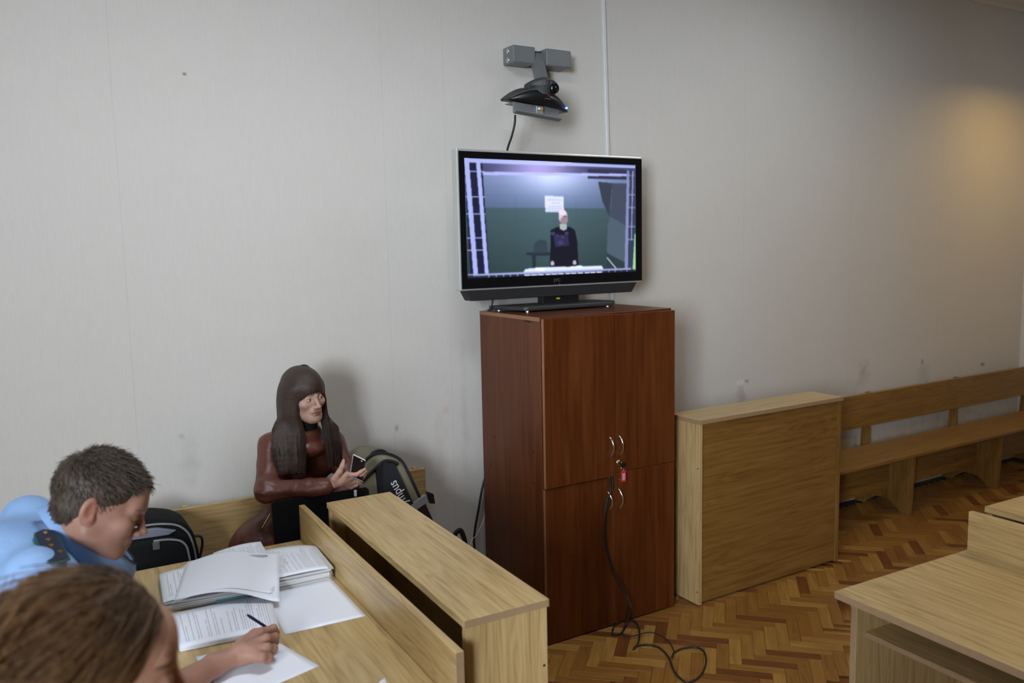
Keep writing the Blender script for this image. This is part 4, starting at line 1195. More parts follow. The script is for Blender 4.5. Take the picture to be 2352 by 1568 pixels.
class Field:
    def __init__(self, lo, hi, h):
        self.lo, self.h = A3(lo), h
        self.n = np.ceil((A3(hi) - self.lo) / h).astype(int) + 1
        self.f = np.full(self.n, 1.0, np.float32)

    def _reg(self, lo, hi):
        a = np.clip(np.floor((A3(lo) - self.lo) / self.h).astype(int), 0, self.n - 1)
        b = np.clip(np.ceil((A3(hi) - self.lo) / self.h).astype(int) + 1, a + 1, self.n)
        sl = tuple(slice(a[i], b[i]) for i in range(3))
        ax = [(self.lo[i] + self.h * np.arange(a[i], b[i])).astype(np.float32) for i in range(3)]
        return sl, ax[0][:, None, None], ax[1][None, :, None], ax[2][None, None, :]

    def _put(self, sl, d, k, sub):
        a = self.f[sl]
        if sub:
            d = -d
            hh = np.maximum(k - np.abs(a - d), 0) / k
            self.f[sl] = np.maximum(a, d) + hh * hh * k * 0.25
        else:
            hh = np.maximum(k - np.abs(a - d), 0) / k
            self.f[sl] = np.minimum(a, d) - hh * hh * k * 0.25

    def cap(self, p0, p1, r0, r1=None, k=0.02, sub=False):
        p0, p1 = A3(p0), A3(p1)
        r1 = r0 if r1 is None else r1
        m = max(r0, r1) + max(k, 3 * self.h) + self.h
        sl, X, Y, Z = self._reg(np.minimum(p0, p1) - m, np.maximum(p0, p1) + m)
        d = p1 - p0
        L = max(float(d @ d), 1e-12)
        t = np.clip(((X - p0[0]) * d[0] + (Y - p0[1]) * d[1] + (Z - p0[2]) * d[2]) / L, 0, 1)
        dist = np.sqrt((X - p0[0] - t * d[0]) ** 2 + (Y - p0[1] - t * d[1]) ** 2 + (Z - p0[2] - t * d[2]) ** 2) - (r0 + (r1 - r0) * t)
        self._put(sl, dist.astype(np.float32), k, sub)

    def ell(self, c, r, k=0.02, R=None, sub=False):
        c, r = A3(c), A3(r)
        m = r.max() + max(k, 3 * self.h) + self.h
        sl, X, Y, Z = self._reg(c - m, c + m)
        x, y, z = X - c[0], Y - c[1], Z - c[2]
        if R is not None:
            R = np.array(R)          # rows = local axes
            x, y, z = (R[0, 0] * x + R[0, 1] * y + R[0, 2] * z), (R[1, 0] * x + R[1, 1] * y + R[1, 2] * z), (R[2, 0] * x + R[2, 1] * y + R[2, 2] * z)
        k0 = np.sqrt((x / r[0]) ** 2 + (y / r[1]) ** 2 + (z / r[2]) ** 2)
        k1 = np.sqrt((x / r[0] ** 2) ** 2 + (y / r[1] ** 2) ** 2 + (z / r[2] ** 2) ** 2)
        self._put(sl, (k0 * (k0 - 1) / np.maximum(k1, 1e-6)).astype(np.float32), k, sub)

    def chain(self, pts, rads, k=0.02):
        for i in range(len(pts) - 1):
            self.cap(pts[i], pts[i + 1], rads[i], rads[i + 1], k)

    def mesh(self):
        f = self.f
        s = f < 0
        nx, ny, nz = f.shape
        c8 = [(i, j, k) for i in (0, 1) for j in (0, 1) for k in (0, 1)]
        cnt = np.zeros((nx - 1, ny - 1, nz - 1), np.int8)
        for (i, j, k) in c8: cnt += s[i:nx - 1 + i, j:ny - 1 + j, k:nz - 1 + k]
        act = (cnt > 0) & (cnt < 8)
        I = np.argwhere(act)
        ids = np.full(act.shape, -1, np.int64); ids[act] = np.arange(len(I))
        F8 = {c: f[I[:, 0] + c[0], I[:, 1] + c[1], I[:, 2] + c[2]] for c in c8}
        acc = np.zeros((len(I), 3)); num = np.zeros(len(I))
        for a in c8:
            for ax in range(3):
                if a[ax]: continue
                b = tuple(1 if q == ax else a[q] for q in range(3))
                fa, fb = F8[a], F8[b]
                mk = (fa < 0) != (fb < 0)
                t = np.where(mk, fa / np.where(mk, fa - fb, 1), 0)
                for q in range(3): acc[:, q] += np.where(mk, a[q] + (t if q == ax else 0), 0)
                num += mk
        V = self.lo + self.h * (I + acc / num[:, None])
        quads = []
        for ax in range(3):
            o1, o2 = (ax + 1) % 3, (ax + 2) % 3
            sa = [slice(None)] * 3; sb = [slice(None)] * 3
            sa[ax] = slice(0, -1); sb[ax] = slice(1, None)
            dif = s[tuple(sa)] != s[tuple(sb)]
            E = np.argwhere(dif)
            ok = (E[:, o1] >= 1) & (E[:, o2] >= 1) & (E[:, o1] < f.shape[o1] - 1) & (E[:, o2] < f.shape[o2] - 1)
            E = E[ok]
            def cell(d1, d2):
                C = E.copy(); C[:, o1] += d1; C[:, o2] += d2
                return ids[C[:, 0], C[:, 1], C[:, 2]]
            q = np.stack([cell(-1, -1), cell(0, -1), cell(0, 0), cell(-1, 0)], 1)
            ins = s[E[:, 0], E[:, 1], E[:, 2]]
            q[~ins] = q[~ins][:, ::-1]
            quads.append(q)
        return V, np.concatenate(quads)


_nd = rng.normal(size=(24, 3)); _np = rng.random(24) * 6.28
def wob(P, scale, n=12):
    r = np.zeros(len(P))
    for i in range(n):
        r += np.sin(P @ (_nd[i] * scale) + _np[i])
    return r / n


def blob(P, c, r):                     # soft 0..1 mask
    d = ((P - A3(c)) / A3(r)) ** 2
    return np.clip(1.6 * np.exp(-d.sum(1)) - 0.25, 0, 1)


def paint(C, m, col):
    return C + (A3(col) - C) * m[:, None]


def basis(fwd, up):
    """columns: right, forward, up"""
    f_ = A3(fwd); f_ = f_ / np.linalg.norm(f_)
    u_ = A3(up); u_ = u_ - f_ * (u_ @ f_); u_ /= np.linalg.norm(u_)
    return np.stack([np.cross(f_, u_), f_, u_], 1)


def head_mesh(female, skin, lips, brow, h=0.0023, jaw=1.0, closed=False, neck_to=(0, -0.055, -0.17), neck_r=0.05):
    F = Field((-0.105, -0.135, -0.235), (0.105, 0.145, 0.15), h)
    F.ell((0, -0.014, 0.036), (0.075, 0.096, 0.087), 0.02)
    F.ell((0, 0.026, -0.028), (0.063 * jaw, 0.066, 0.082), 0.03)
    F.ell((0, 0.045, -0.074), (0.046 * jaw, 0.046, 0.036), 0.03)
    F.ell((0, 0.079, -0.097), (0.019 * jaw, 0.015, 0.015), 0.024)
    for s in (-1, 1):
        F.cap((s * 0.058 * jaw, -0.006, -0.052), (s * 0.024 * jaw, 0.066, -0.095), 0.017, 0.014, 0.03)
        F.ell((s * 0.044, 0.064, -0.022), (0.022, 0.020, 0.018), 0.025)
        if not female: F.cap((s * 0.018, 0.089, 0.021), (s * 0.046, 0.072, 0.020), 0.0105, 0.007, 0.018)
    F.ell((0, 0.074, 0.045), (0.045, 0.022, 0.036), 0.03)
    for s in (-1, 1):
        F.ell((s * 0.031, 0.102, 0.001), (0.018, 0.017, 0.0125), 0.014, sub=True)
    nf = 0.86 if female else 1.0
    F.cap((0, 0.089, 0.014), (0, 0.111 if female else 0.113, -0.029), 0.0066 * nf, 0.0090 * nf, 0.014)
    F.ell((0, 0.1130 if female else 0.1155, -0.033), (0.0105 * nf, 0.0110, 0.0092 * nf), 0.008)
    for s in (-1, 1): F.ell((s * 0.0115, 0.1035, -0.037), (0.0078, 0.0105, 0.0075), 0.006)
    for s in (-1, 1): F.ell((s * 0.0062, 0.1115, -0.0445), (0.0036, 0.0045, 0.003), 0.003, sub=True)
    F.ell((0, 0.0855, -0.056), (0.027, 0.011, 0.014), 0.014)
    F.ell((0, 0.0935, -0.0605), (0.022, 0.0070, 0.0050), 0.006)
    F.ell((0, 0.0925, -0.0715), (0.0185, 0.0072, 0.0060), 0.006)
    F.cap((-0.023, 0.094, -0.0665), (0.023, 0.094, -0.0665), 0.0012, k=0.004, sub=True)
    F.cap((-0.008, 0.1015, -0.066), (0.008, 0.1015, -0.066), 0.0014, k=0.004, sub=True)
    for s in (-1, 1):
        F.ell((s * 0.031, 0.0765, 0.001), (0.0152, 0.0142, 0.0128), 0.006)          # lids
        if not closed:
            F.ell((s * 0.0315, 0.0935, 0.0000), (0.0132, 0.010, 0.0056), 0.002, sub=True)
        else:
            F.ell((s * 0.0315, 0.0915, -0.0035), (0.0135, 0.006, 0.0014), 0.002, sub=True)
        c, s_ = math.cos(0.35 * s), math.sin(0.35 * s)
        Re = np.array([[c, s_, 0], [-s_, c, 0], [0, 0, 1]])
        F.ell((s * 0.0775, -0.020, -0.002), (0.0075, 0.0185, 0.031), 0.006, Re)
        F.ell((s * 0.0745, -0.010, -0.022), (0.008, 0.011, 0.013), 0.008, Re)
        F.ell((s * 0.0840, -0.014, 0.000), (0.0050, 0.0105, 0.0185), 0.004, Re, sub=True)
    F.cap((0, -0.022, -0.05), neck_to, neck_r + 0.004, neck_r, 0.03)
    V, Q = F.mesh()
    C = np.tile(A3(skin), (len(V), 1))
    C *= (1 + 0.05 * wob(V, 90))[:, None]
    for s in (-1, 1):
        C = paint(C, (0.15 if female else 0.4) * blob(V, (s * 0.042, 0.075, -0.030), (0.024, 0.03, 0.020)), A3(skin) * A3((1.08, 0.80, 0.78)))
        C = paint(C, 0.55 * blob(V, (s * 0.08, -0.012, 0.0), (0.012, 0.025, 0.035)), A3(skin) * A3((1.1, 0.72, 0.66)))
        for q in np.linspace(0, 1, 7):
            p = (s * (0.014 + 0.034 * q), 0.090 - 0.018 * q * q, (0.0225 if female else 0.0185) + (0.003 if female else 0.007) * math.sin(2.4 * q))
            C = paint(C, 0.85 * blob(V, p, (0.0065, 0.014, 0.0026 if female else 0.0036)), brow)
        if closed: C = paint(C, 0.95 * blob(V, (s * 0.0320, 0.0885, -0.0038), (0.0135, 0.010, 0.0024)), A3(brow) * 0.5)
        else: C = paint(C, (0.9 if female else 0.6) * blob(V, (s * 0.0315, 0.088, 0.0056), (0.0125, 0.008, 0.0016)), A3(brow) * 0.45)
        C = paint(C, 0.35 * blob(V, (s * 0.031, 0.085, -0.010), (0.014, 0.01, 0.004)), A3(skin) * 0.72)
    C = paint(C, 0.5 * blob(V, (0, 0.115, -0.034), (0.014, 0.012, 0.012)), A3(skin) * A3((1.08, 0.82, 0.80)))
    C = paint(C, blob(V, (0, 0.098, -0.0605), (0.0195, 0.010, 0.0046)), lips)
    C = paint(C, blob(V, (0, 0.097, -0.0715), (0.0165, 0.010, 0.0056)), lips)
    C = paint(C, 0.9 * blob(V, (0, 0.098, -0.0662), (0.021, 0.010, 0.0014)), A3(lips) * 0.35)
    return V, Q, C


def skin_mat(name, rough=0.5):
    n = N(name)
    a = n.new('ShaderNodeAttribute', attribute_name='Col')
    n.l(a.outputs['Color'], n.b.inputs['Base Color'])
    n.set(Roughness=rough)
    n.b.inputs['Specular IOR Level'].default_value = 0.35
    n.b.inputs['Subsurface Weight'].default_value = 0.12
    n.b.inputs['Subsurface Radius'].default_value = (0.012, 0.005, 0.003)
    n.b.inputs['Subsurface Scale'].default_value = 0.6
    tc = n.new('ShaderNodeTexCoord'); t = n.new('ShaderNodeTexNoise', Scale=260.0, Detail=3.0)
    n.l(tc.outputs['Object'], t.inputs['Vector']); n.bump(t.outputs[0], 0.06, 0.001)
    return n.m


SKIN_M = skin_mat('skin')


def join(parts):
    Vs, Qs, Cs, o = [], [], [], 0
    for V, Q, C in parts:
        Vs.append(V); Qs.append(Q + o); Cs.append(C); o += len(V)
    return np.concatenate(Vs), np.concatenate(Qs), np.concatenate(Cs)


def sdf_obj(name, V, Q, mat, parent, C=None):
    me = fast_mesh(name, V, Q)
    if C is not None: vcol(me, 'Col', C)
    return link(name, me, mat, parent, True)


def eyes(parent, H, O, gaze, s_head, iris=(0.10, 0.06, 0.03), rad=0.0134, white=(0.62, 0.58, 0.56)):
    g = A3(gaze); g /= np.linalg.norm(g)
    for s in (-1, 1):
        c = A3((s * 0.031, 0.0760 - (0.0035 if rad < 0.013 else 0), 0.0005))
        bm = bmesh.new(); bmesh.ops.create_uvsphere(bm, u_segments=28, v_segments=20, radius=rad)
        me = bpy.data.meshes.new('eye'); bm.to_mesh(me); bm.free()
        V = np.array([v_.co[:] for v_ in me.vertices])
        d = (V / rad) @ g
        C = np.tile(A3(white), (len(V), 1))
        C[d > 0.86] = iris; C[d > 0.955] = (0.005, 0.005, 0.005)
        W_ = O + s_head * ((V + c) @ H.T)
        for i, v_ in enumerate(me.vertices): v_.co = W_[i]
        vcol(me, 'Col', C)
        me.materials.append(EYE_M)
        link('eye', me, None, parent, True)


ne = N('eyeball'); ae = ne.new('ShaderNodeAttribute', attribute_name='Col'); ne.l(ae.outputs['Color'], ne.b.inputs['Base Color']); ne.set(Roughness=0.12)
EYE_M = ne.m


def strand_mesh(P, R):
    """P: (n, m, 3) polylines, R: (n, m) radii -> triangular tubes"""
    n, m, _ = P.shape
    T = np.gradient(P, axis=1); T /= np.maximum(np.linalg.norm(T, axis=2, keepdims=True), 1e-9)
    a = rng.normal(size=(n, 1, 3)); a = np.broadcast_to(a, T.shape)
    N1 = np.cross(T, a); N1 /= np.maximum(np.linalg.norm(N1, axis=2, keepdims=True), 1e-9)
    N2 = np.cross(T, N1)
    rings = []
    for k in range(3):
        an = 2 * math.pi * k / 3
        rings.append(P + (N1 * math.cos(an) + N2 * math.sin(an)) * R[..., None])
    V = np.stack(rings, 2).reshape(-1, 3)
    base = (np.arange(n)[:, None] * m + np.arange(m - 1)[None]) * 3
    Q = []
    for k in range(3):
        k2 = (k + 1) % 3
        Q.append(np.stack([base + k, base + k2, base + 3 + k2, base + 3 + k], -1).reshape(-1, 4))
    return V, np.concatenate(Q)


def hair_mat(name, dark, light, rough=0.45, streak=(420, 420, 14)):
    n = N(name)
    tc = n.new('ShaderNodeTexCoord')
    mp = n.new('ShaderNodeMapping'); mp.inputs['Scale'].default_value = streak
    n.l(tc.outputs['Object'], mp.inputs['Vector'])
    t = n.new('ShaderNodeTexNoise', Scale=1.0, Detail=3.0); n.l(mp.outputs[0], t.inputs['Vector'])
    t2 = n.new('ShaderNodeTexNoise', Scale=30.0, Detail=2.0); n.l(tc.outputs['Object'], t2.inputs['Vector'])
    g = n.new('ShaderNodeNewGeometry')
    f_ = n.math('ADD', n.math('ADD', n.math('MULTIPLY', t.outputs[0], 0.55), n.math('MULTIPLY', t2.outputs[0], 0.25)), n.math('MULTIPLY', g.outputs['Random Per Island'], 0.3))
    n.l(n.ramp(f_, [(0.3, dark), (0.85, light)]), n.b.inputs['Base Color'])
    n.set(Roughness=rough)
    n.b.inputs['Specular IOR Level'].default_value = 0.35
    n.bump(t.outputs[0], 0.55, 0.003)
    return n.m


# ------------------------------------------------------------------ cloth materials
def cloth(name, col, rough=0.8, weave=900, fold=14, amt=0.25, spec=0.3):
    n = N(name)
    tc = n.new('ShaderNodeTexCoord')
    t1 = n.new('ShaderNodeTexNoise', Scale=float(fold), Detail=4.0, Distortion=0.6); n.l(tc.outputs['Object'], t1.inputs['Vector'])
    t2 = n.new('ShaderNodeTexNoise', Scale=float(weave), Detail=1.0); n.l(tc.outputs['Object'], t2.inputs['Vector'])
    n.l(n.mix(t1.outputs[0], tuple(v * 0.9 for v in col), tuple(min(1, v * 1.08) for v in col)), n.b.inputs['Base Color'])
    n.set(Roughness=rough)
    n.b.inputs['Specular IOR Level'].default_value = spec
    n.bump(n.math('ADD', n.math('MULTIPLY', t1.outputs[0], 6.0), n.math('MULTIPLY', t2.outputs[0], 0.15)), amt, 0.004)
    return n.m


leather = cloth('brown_leather', (0.135, 0.040, 0.026), 0.40, 500, 16, 0.30, 0.5)
shirt_m = cloth('blue_shirt_cotton', (0.26, 0.41, 0.66), 0.8, 900, 9, 0.30)
collar_m = cloth('blue_collar', (0.23, 0.37, 0.62), 0.8, 900, 20, 0.08)
black_cloth = cloth('black_cloth', (0.012, 0.012, 0.014), 0.85, 700, 12, 0.2)
jeans = cloth('dark_trousers', (0.020, 0.022, 0.028), 0.8, 800, 12, 0.25)
navy = cloth('navy_trousers', (0.014, 0.018, 0.035), 0.8, 800, 12, 0.25)
brown_knit = cloth('dark_brown_knit', (0.035, 0.022, 0.016), 0.9, 300, 12, 0.25)
# ------------------------------------------------------------------ the woman with the phone
w = thing('person', 'seated woman with long brown hair, brown leather jacket, holding a phone', 'person', (0, 0, 0), 0)
WH = 0.92
wO = at(698, 909, 3.47)                                     # head centre
wB = basis((0.29, -0.95, -0.05), (-0.07, -0.02, 1.0))
fV, fQ, fC = head_mesh(True, (0.52, 0.315, 0.245), (0.33, 0.115, 0.10), (0.045, 0.026, 0.02), 0.0021, 0.87, False, (0, -0.05, -0.15), 0.044)
fV = wO + WH * (fV @ wB.T)
toW = lambda p: wO + WH * (wB @ A3(p))
shR, shL = at(610, 1010, 3.55), at(772, 1000, 3.62)         # image-left / image-right shoulder
neck = toW((0, -0.05, -0.15))
chest = 0.5 * (shR + shL) + A3((0, 0.0, -0.09))
pelv = A3((at(650, 1290, 3.58)[0], 3.575, 0.545))
waist = 0.5 * (chest + pelv) + A3((0, 0.01, 0.0))
elR, wrR = at(612, 1128, 3.40), at(752, 1116, 3.275)
elL, wrL = at(803, 1100, 3.50), at(775, 1150, 3.40)
knR, knL = A3((1.01, 3.285, 0.525)), A3((1.17, 3.265, 0.525))
ftR, ftL = A3((1.02, 3.315, 0.085)), A3((1.18, 3.305, 0.085))
hipR, hipL = pelv + A3((-0.085, -0.01, -0.01)), pelv + A3((0.085, -0.01, -0.01))
skinw = A3((0.52, 0.315, 0.245))


def trunk(F, g, k=0.04, arms=True, legs=True):
    """torso, arms, legs of the woman; g is added to every radius (clothes are the same shape, larger)"""
    F.ell(chest, (0.150 + g, 0.098 + g, 0.125 + g), k)
    F.ell(waist, (0.120 + g, 0.092 + g, 0.140 + g), k)
    F.ell(pelv + A3((0, 0, 0.015)), (0.150 + g, 0.105 + g, 0.105 + g), k)
    F.cap(shR + A3((0.035, 0, -0.035)), shL + A3((-0.035, 0, -0.035)), 0.056 + g, None, k)
    if arms:
        F.chain([shR + A3((0.02, 0, -0.03)), elR, wrR], [0.050 + g, 0.041 + g, 0.026 + g], 0.03)
        F.chain([shL + A3((-0.02, 0, -0.03)), elL, wrL], [0.050 + g, 0.041 + g, 0.028 + g], 0.03)


B = Field((0.55, 3.0, -0.01), (1.5, 3.78, 1.30), 0.009)
trunk(B, -0.012)
B.cap(neck, chest + A3((0, 0, 0.09)), 0.043, 0.06, 0.03)
for hp, kn, ft in ((hipR, knR, ftR), (hipL, knL, ftL)):
    B.chain([hp, kn, ft], [0.066, 0.050, 0.034], 0.03)
    B.cap(ft + A3((0, 0, -0.045)), ft + A3((0, -0.14, -0.055)), 0.03, 0.024, 0.02)
bV, bQ = B.mesh()
bC = np.tile(skinw, (len(bV), 1))
# right hand: palm, four fingers under the phone, thumb on its edge
Hd = Field(wrR - A3((0.10, 0.10, 0.10)), wrR + A3((0.24, 0.13, 0.16)), 0.0021)
yh = 3.262
kn_ = [at(796, 1089, yh - 0.012), at(806, 1096, yh - 0.004), at(809, 1106, yh + 0.008), at(806, 1117, yh + 0.018)]
pc = at(778, 1104, yh)
Hd.cap(wrR, pc, 0.0225, 0.022, 0.02)
for q in kn_: Hd.cap(pc, q, 0.0165, 0.0110, 0.014)
ftip = [(at(818, 1090, yh - 0.020), at(829, 1083, yh - 0.016), at(838, 1077, yh - 0.010)), (at(822, 1096, yh - 0.008), at(833, 1088, yh - 0.006), at(840, 1082, yh - 0.004)),
        (at(823, 1104, yh + 0.004), at(833, 1096, yh + 0.006), at(838, 1090, yh + 0.006)), (at(818, 1113, yh + 0.016), at(827, 1106, yh + 0.018), at(832, 1101, yh + 0.018))]
for q, (a, b, c) in zip(kn_, ftip):
    Hd.chain([q, a, b, c], [0.0100, 0.0086, 0.0078, 0.0062], 0.006)
th = [at(768, 1100, yh - 0.008), at(780, 1083, yh - 0.018), at(786, 1070, yh - 0.020), at(789, 1058, yh - 0.018)]
Hd.chain(th, [0.015, 0.0115, 0.0092, 0.0070], 0.009)
hV, hQ = Hd.mesh()
hC = np.tile(skinw * A3((1.06, 1.0, 0.97)), (len(hV), 1))
for a in (ftip[0][2], ftip[1][2], th[3]):
    hC = paint(hC, 0.5 * blob(hV, a, (0.008, 0.008, 0.008)), skinw * A3((1.15, 1.05, 1.05)))
for q in kn_: hC = paint(hC, 0.35 * blob(hV, q, (0.011, 0.011, 0.011)), skinw * A3((1.05, 0.8, 0.76)))
V_, Q_, C_ = join([(fV, fQ, fC), (bV, bQ, bC), (hV, hQ, hC)])
sdf_obj('body', V_, Q_, SKIN_M, w, C_)
eyes(w, wB, wO, (-0.34, 0.94, 0.0), WH, (0.05, 0.035, 0.025))
rg = 0.5 * (kn_[2] + ftip[2][0])
bm = bmesh.new()
ax_ = (ftip[2][0] - kn_[2]); ax_ /= np.linalg.norm(ax_)
Rb = basis(ax_, (0, 0, 1))
ringp = [rg + 0.0098 * (Rb[:, 0] * math.cos(a) + Rb[:, 2] * math.sin(a)) for a in np.linspace(0, 2 * math.pi, 24)]
tube('finger_ring', ringp, 0.0014, chrome, w, 6)
# leather jacket with cowl collar
J = Field((0.52, 3.05, 0.50), (1.55, 3.80, 1.27), 0.0065)
trunk(J, 0.004)
hemc = pelv + A3((0, 0, 0.03))
J.ell(hemc + A3((-0.025, 0, 0.05)), (0.205, 0.135, 0.15), 0.03)
J.cap(wrR + 0.30 * (elR - wrR), wrR + 0.06 * (elR - wrR), 0.036, 0.031, 0.02)
J.ell(neck + A3((0.004, -0.012, -0.035)), (0.090, 0.082, 0.046), 0.025)
J.ell(neck + A3((0.01, -0.050, -0.095)), (0.085, 0.060, 0.040), 0.03)
J.ell(neck + A3((0.004, -0.012, 0.022)), (0.072, 0.066, 0.056), 0.010, sub=True)
J.ell(pelv + A3((0, -0.02, -0.115)), (0.26, 0.24, 0.10), 0.01, sub=True)
jV, jQ = J.mesh()
# leather creases: deeper near the elbows and across the chest
el_w = np.exp(-(np.linalg.norm(jV - elR, axis=1) / 0.13) ** 2) + np.exp(-(np.linalg.norm(jV - elL, axis=1) / 0.12) ** 2) + 0.35
dirn = jV - (elR if True else 0)
cre = np.sin(jV[:, 2] * 150 + 2.5 * wob(jV, 22)) * np.clip(wob(jV, 14) + 0.2, 0, 1)
cr2 = wob(jV, 48)
nrm = np.zeros_like(jV)
e1 = jV[jQ[:, 2]] - jV[jQ[:, 0]]; e2 = jV[jQ[:, 3]] - jV[jQ[:, 1]]
fn = np.cross(e1, e2)
for k in range(4): np.add.at(nrm, jQ[:, k], fn)
nrm /= np.maximum(np.linalg.norm(nrm, axis=1, keepdims=True), 1e-9)
jV = jV + nrm * (0.0045 * cre * el_w + 0.004 * cr2)[:, None]
jk = sdf_obj('jacket', jV, jQ, leather, w)
zp = catmull([at(621, 1178, 3.435), at(612, 1195, 3.433), at(601, 1214, 3.435)], 6)
tube('pocket_zip', zp, 0.0026, gold, jk, 6)
# black turtleneck inside the cowl
T_ = Field(neck - A3((0.12, 0.12, 0.12)), neck + A3((0.12, 0.12, 0.14)), 0.004)
T_.cap(neck + A3((0.004, -0.01, -0.08)), toW((0, -0.012, -0.095)), 0.062, 0.056, 0.02)
T_.ell(toW((0, 0.0, -0.045)), (0.085, 0.10, 0.048), 0.01, wB.T, sub=True)
tV, tQ = T_.mesh()
sdf_obj('turtleneck', tV, tQ, black_cloth, w)
# trousers and shoes
L_ = Field((0.80, 3.0, -0.01), (1.36, 3.76, 0.68), 0.009)
L_.ell(pelv + A3((0, -0.01, 0.0)), (0.162, 0.118, 0.10), 0.04)
for hp, kn, ft in ((hipR, knR, ftR), (hipL, knL, ftL)):
    L_.chain([hp, kn, ft], [0.080, 0.064, 0.046], 0.03)
lV, lQ = L_.mesh()
lV[:, 2] = np.maximum(lV[:, 2], 0.02)
sdf_obj('trousers', lV, lQ, jeans, w)
for ft in (ftR, ftL):
    S_ = Field(ft - A3((0.07, 0.24, 0.10)), ft + A3((0.07, 0.08, 0.06)), 0.006)
    S_.cap(ft + A3((0, 0.01, -0.040)), ft + A3((0, -0.15, -0.050)), 0.042, 0.034, 0.02)
    S_.cap(ft, ft + A3((0, 0, -0.03)), 0.045, 0.045, 0.02)
    sV, sQ = S_.mesh(); sV[:, 2] = np.maximum(sV[:, 2], 0.002)
    sdf_obj('shoe', sV, sQ, black_matte, w)
# hair: solid under-volume plus combed strands
hair_w = hair_mat('brown_hair_long', (0.014, 0.008, 0.006), (0.080, 0.048, 0.032), 0.42)
Hs = Field((0.78, 3.30, 0.85), (1.42, 3.78, 1.47), 0.0042)
Hs.ell(toW((0, -0.013, 0.042)), (0.083, 0.108, 0.092), 0.01, wB.T)
lock_paths = []
nl1 = 9
for i in range(nl1):                                        # image-left side, from the temple to behind the ear
    f_ = i / (nl1 - 1)
    st = [toW((0.062 + 0.014 * math.sin(3.0 * f_), 0.036 - 0.095 * f_, 0.055)), toW((0.070 + 0.018 * math.sin(3.0 * f_), 0.030 - 0.09 * f_, -0.03)), toW((0.072 + 0.020 * math.sin(3.0 * f_), 0.028 - 0.078 * f_, -0.075))]
    st += [at(690 - 56 * f_, 988, 3.425 + 0.045 * f_), at(695 - 57 * f_ + rng.normal() * 3, 1040, 3.405 + 0.035 * f_), at(694 - 50 * f_ + rng.normal() * 3, 1082 + rng.normal() * 12, 3.395 + 0.03 * f_)]
    lock_paths.append((st, 0.0165, 0.006))
nl2 = 6
for i in range(nl2):                                        # image-right side
    f_ = i / (nl2 - 1)
    st = [toW((-0.062 - 0.010 * math.sin(3.0 * f_), 0.046 - 0.10 * f_, 0.055)), toW((-0.068 - 0.010 * math.sin(3.0 * f_), 0.040 - 0.09 * f_, -0.03)), toW((-0.070 - 0.010 * math.sin(3.0 * f_), 0.036 - 0.075 * f_, -0.075))]
    st += [at(750 + 18 * f_, 985, 3.43 + 0.05 * f_), at(755 + 22 * f_, 1028, 3.42 + 0.05 * f_), at(759 + 25 * f_ + rng.normal() * 3, 1062 + rng.normal() * 7, 3.415 + 0.05 * f_)]
    lock_paths.append((st, 0.0145, 0.005))
for st, ra, rb_ in lock_paths:
    cv_ = catmull(st, 4)
    rr_ = ra * (1 - np.linspace(0, 1, len(cv_)) ** 3) + rb_ * np.linspace(0, 1, len(cv_)) ** 3
    Hs.chain(cv_, list(rr_), 0.012)
for s in (-1, 1):
    cv_ = catmull([toW((s * 0.050, -0.05, 0.02)), toW((s * 0.054, -0.06, -0.10)), toW((s * 0.04, -0.07, -0.19))], 4)
    Hs.chain(cv_, [0.034] * len(cv_), 0.03)
Hs.ell(toW((0, 0.082, -0.050)), (0.061, 0.090, 0.080), 0.006, wB.T, sub=True)
hsV, hsQ = Hs.mesh()
paths = []
NS = 4200
for i in range(NS):
    ph = rng.uniform(-math.pi, math.pi)
    lay = rng.uniform(0.98, 1.05)
    ae, be, ce = 0.083 * lay, 0.108 * lay, 0.092 * lay
    cen = A3((0, -0.013, 0.042))
    bang = abs(ph) < math.radians(52)
    pts_ = []
    pol0 = rng.uniform(0.10, 0.35)
    zend = rng.uniform(0.024, 0.031) if bang else rng.uniform(0.060, 0.075)
    cth = (zend - 0.042) / ce
    pol1 = math.acos(max(-1, min(1, cth)))
    for t_ in np.linspace(0, 1, 9 if not bang else 14):
        po = pol0 + (pol1 - pol0) * t_
        p = cen + A3((ae * math.sin(po) * math.sin(ph), be * math.sin(po) * math.cos(ph), ce * math.cos(po)))
        pts_.append(toW(p))
    if not bang:
        p0_ = pts_[-1]
        front = abs(ph) < math.radians(112)
        if front:
            q_ = rng.normal(size=2) * 0.012
            cand = lock_paths[:nl1] if ph > 0 else lock_paths[nl1:]
            st = cand[int(np.clip((abs(ph) - 0.90) / 1.06 + 0.06 * rng.normal(), 0, 0.999) * len(cand))][0]
            of_ = rng.normal(size=3); of_ /= np.linalg.norm(of_)
            if of_[1] > 0: of_[1] *= -1
            rr_ = [0.0165, 0.0165, 0.0155, 0.014, 0.009]
            fall = [st[j + 1] + of_ * rr_[j] * rng.uniform(0.95, 1.25) for j in range(5)]
            pts_[-1] = 0.5 * (pts_[-1] + st[0] + of_ * 0.017)
        else:
            fall = [toW((0.080 * math.sin(ph), 0.100 * math.cos(ph) - 0.016, 0.03 - 0.045 * j)) + 0.002 * rng.normal(size=3) for j in range(6)]
        pts_ += fall[:5]
    paths.append(pts_[:14])
PW_ = np.array(paths)
rr = np.linspace(1.0, 0.55, 14)[None] * rng.uniform(0.0012, 0.0022, (NS, 1))
stV, stQ = strand_mesh(PW_, rr)
hv, hq, _ = join([(hsV, hsQ, np.zeros((len(hsV), 3))), (stV, stQ, np.zeros((len(stV), 3)))])
hw = sdf_obj('hair', hv, hq, hair_w, w)
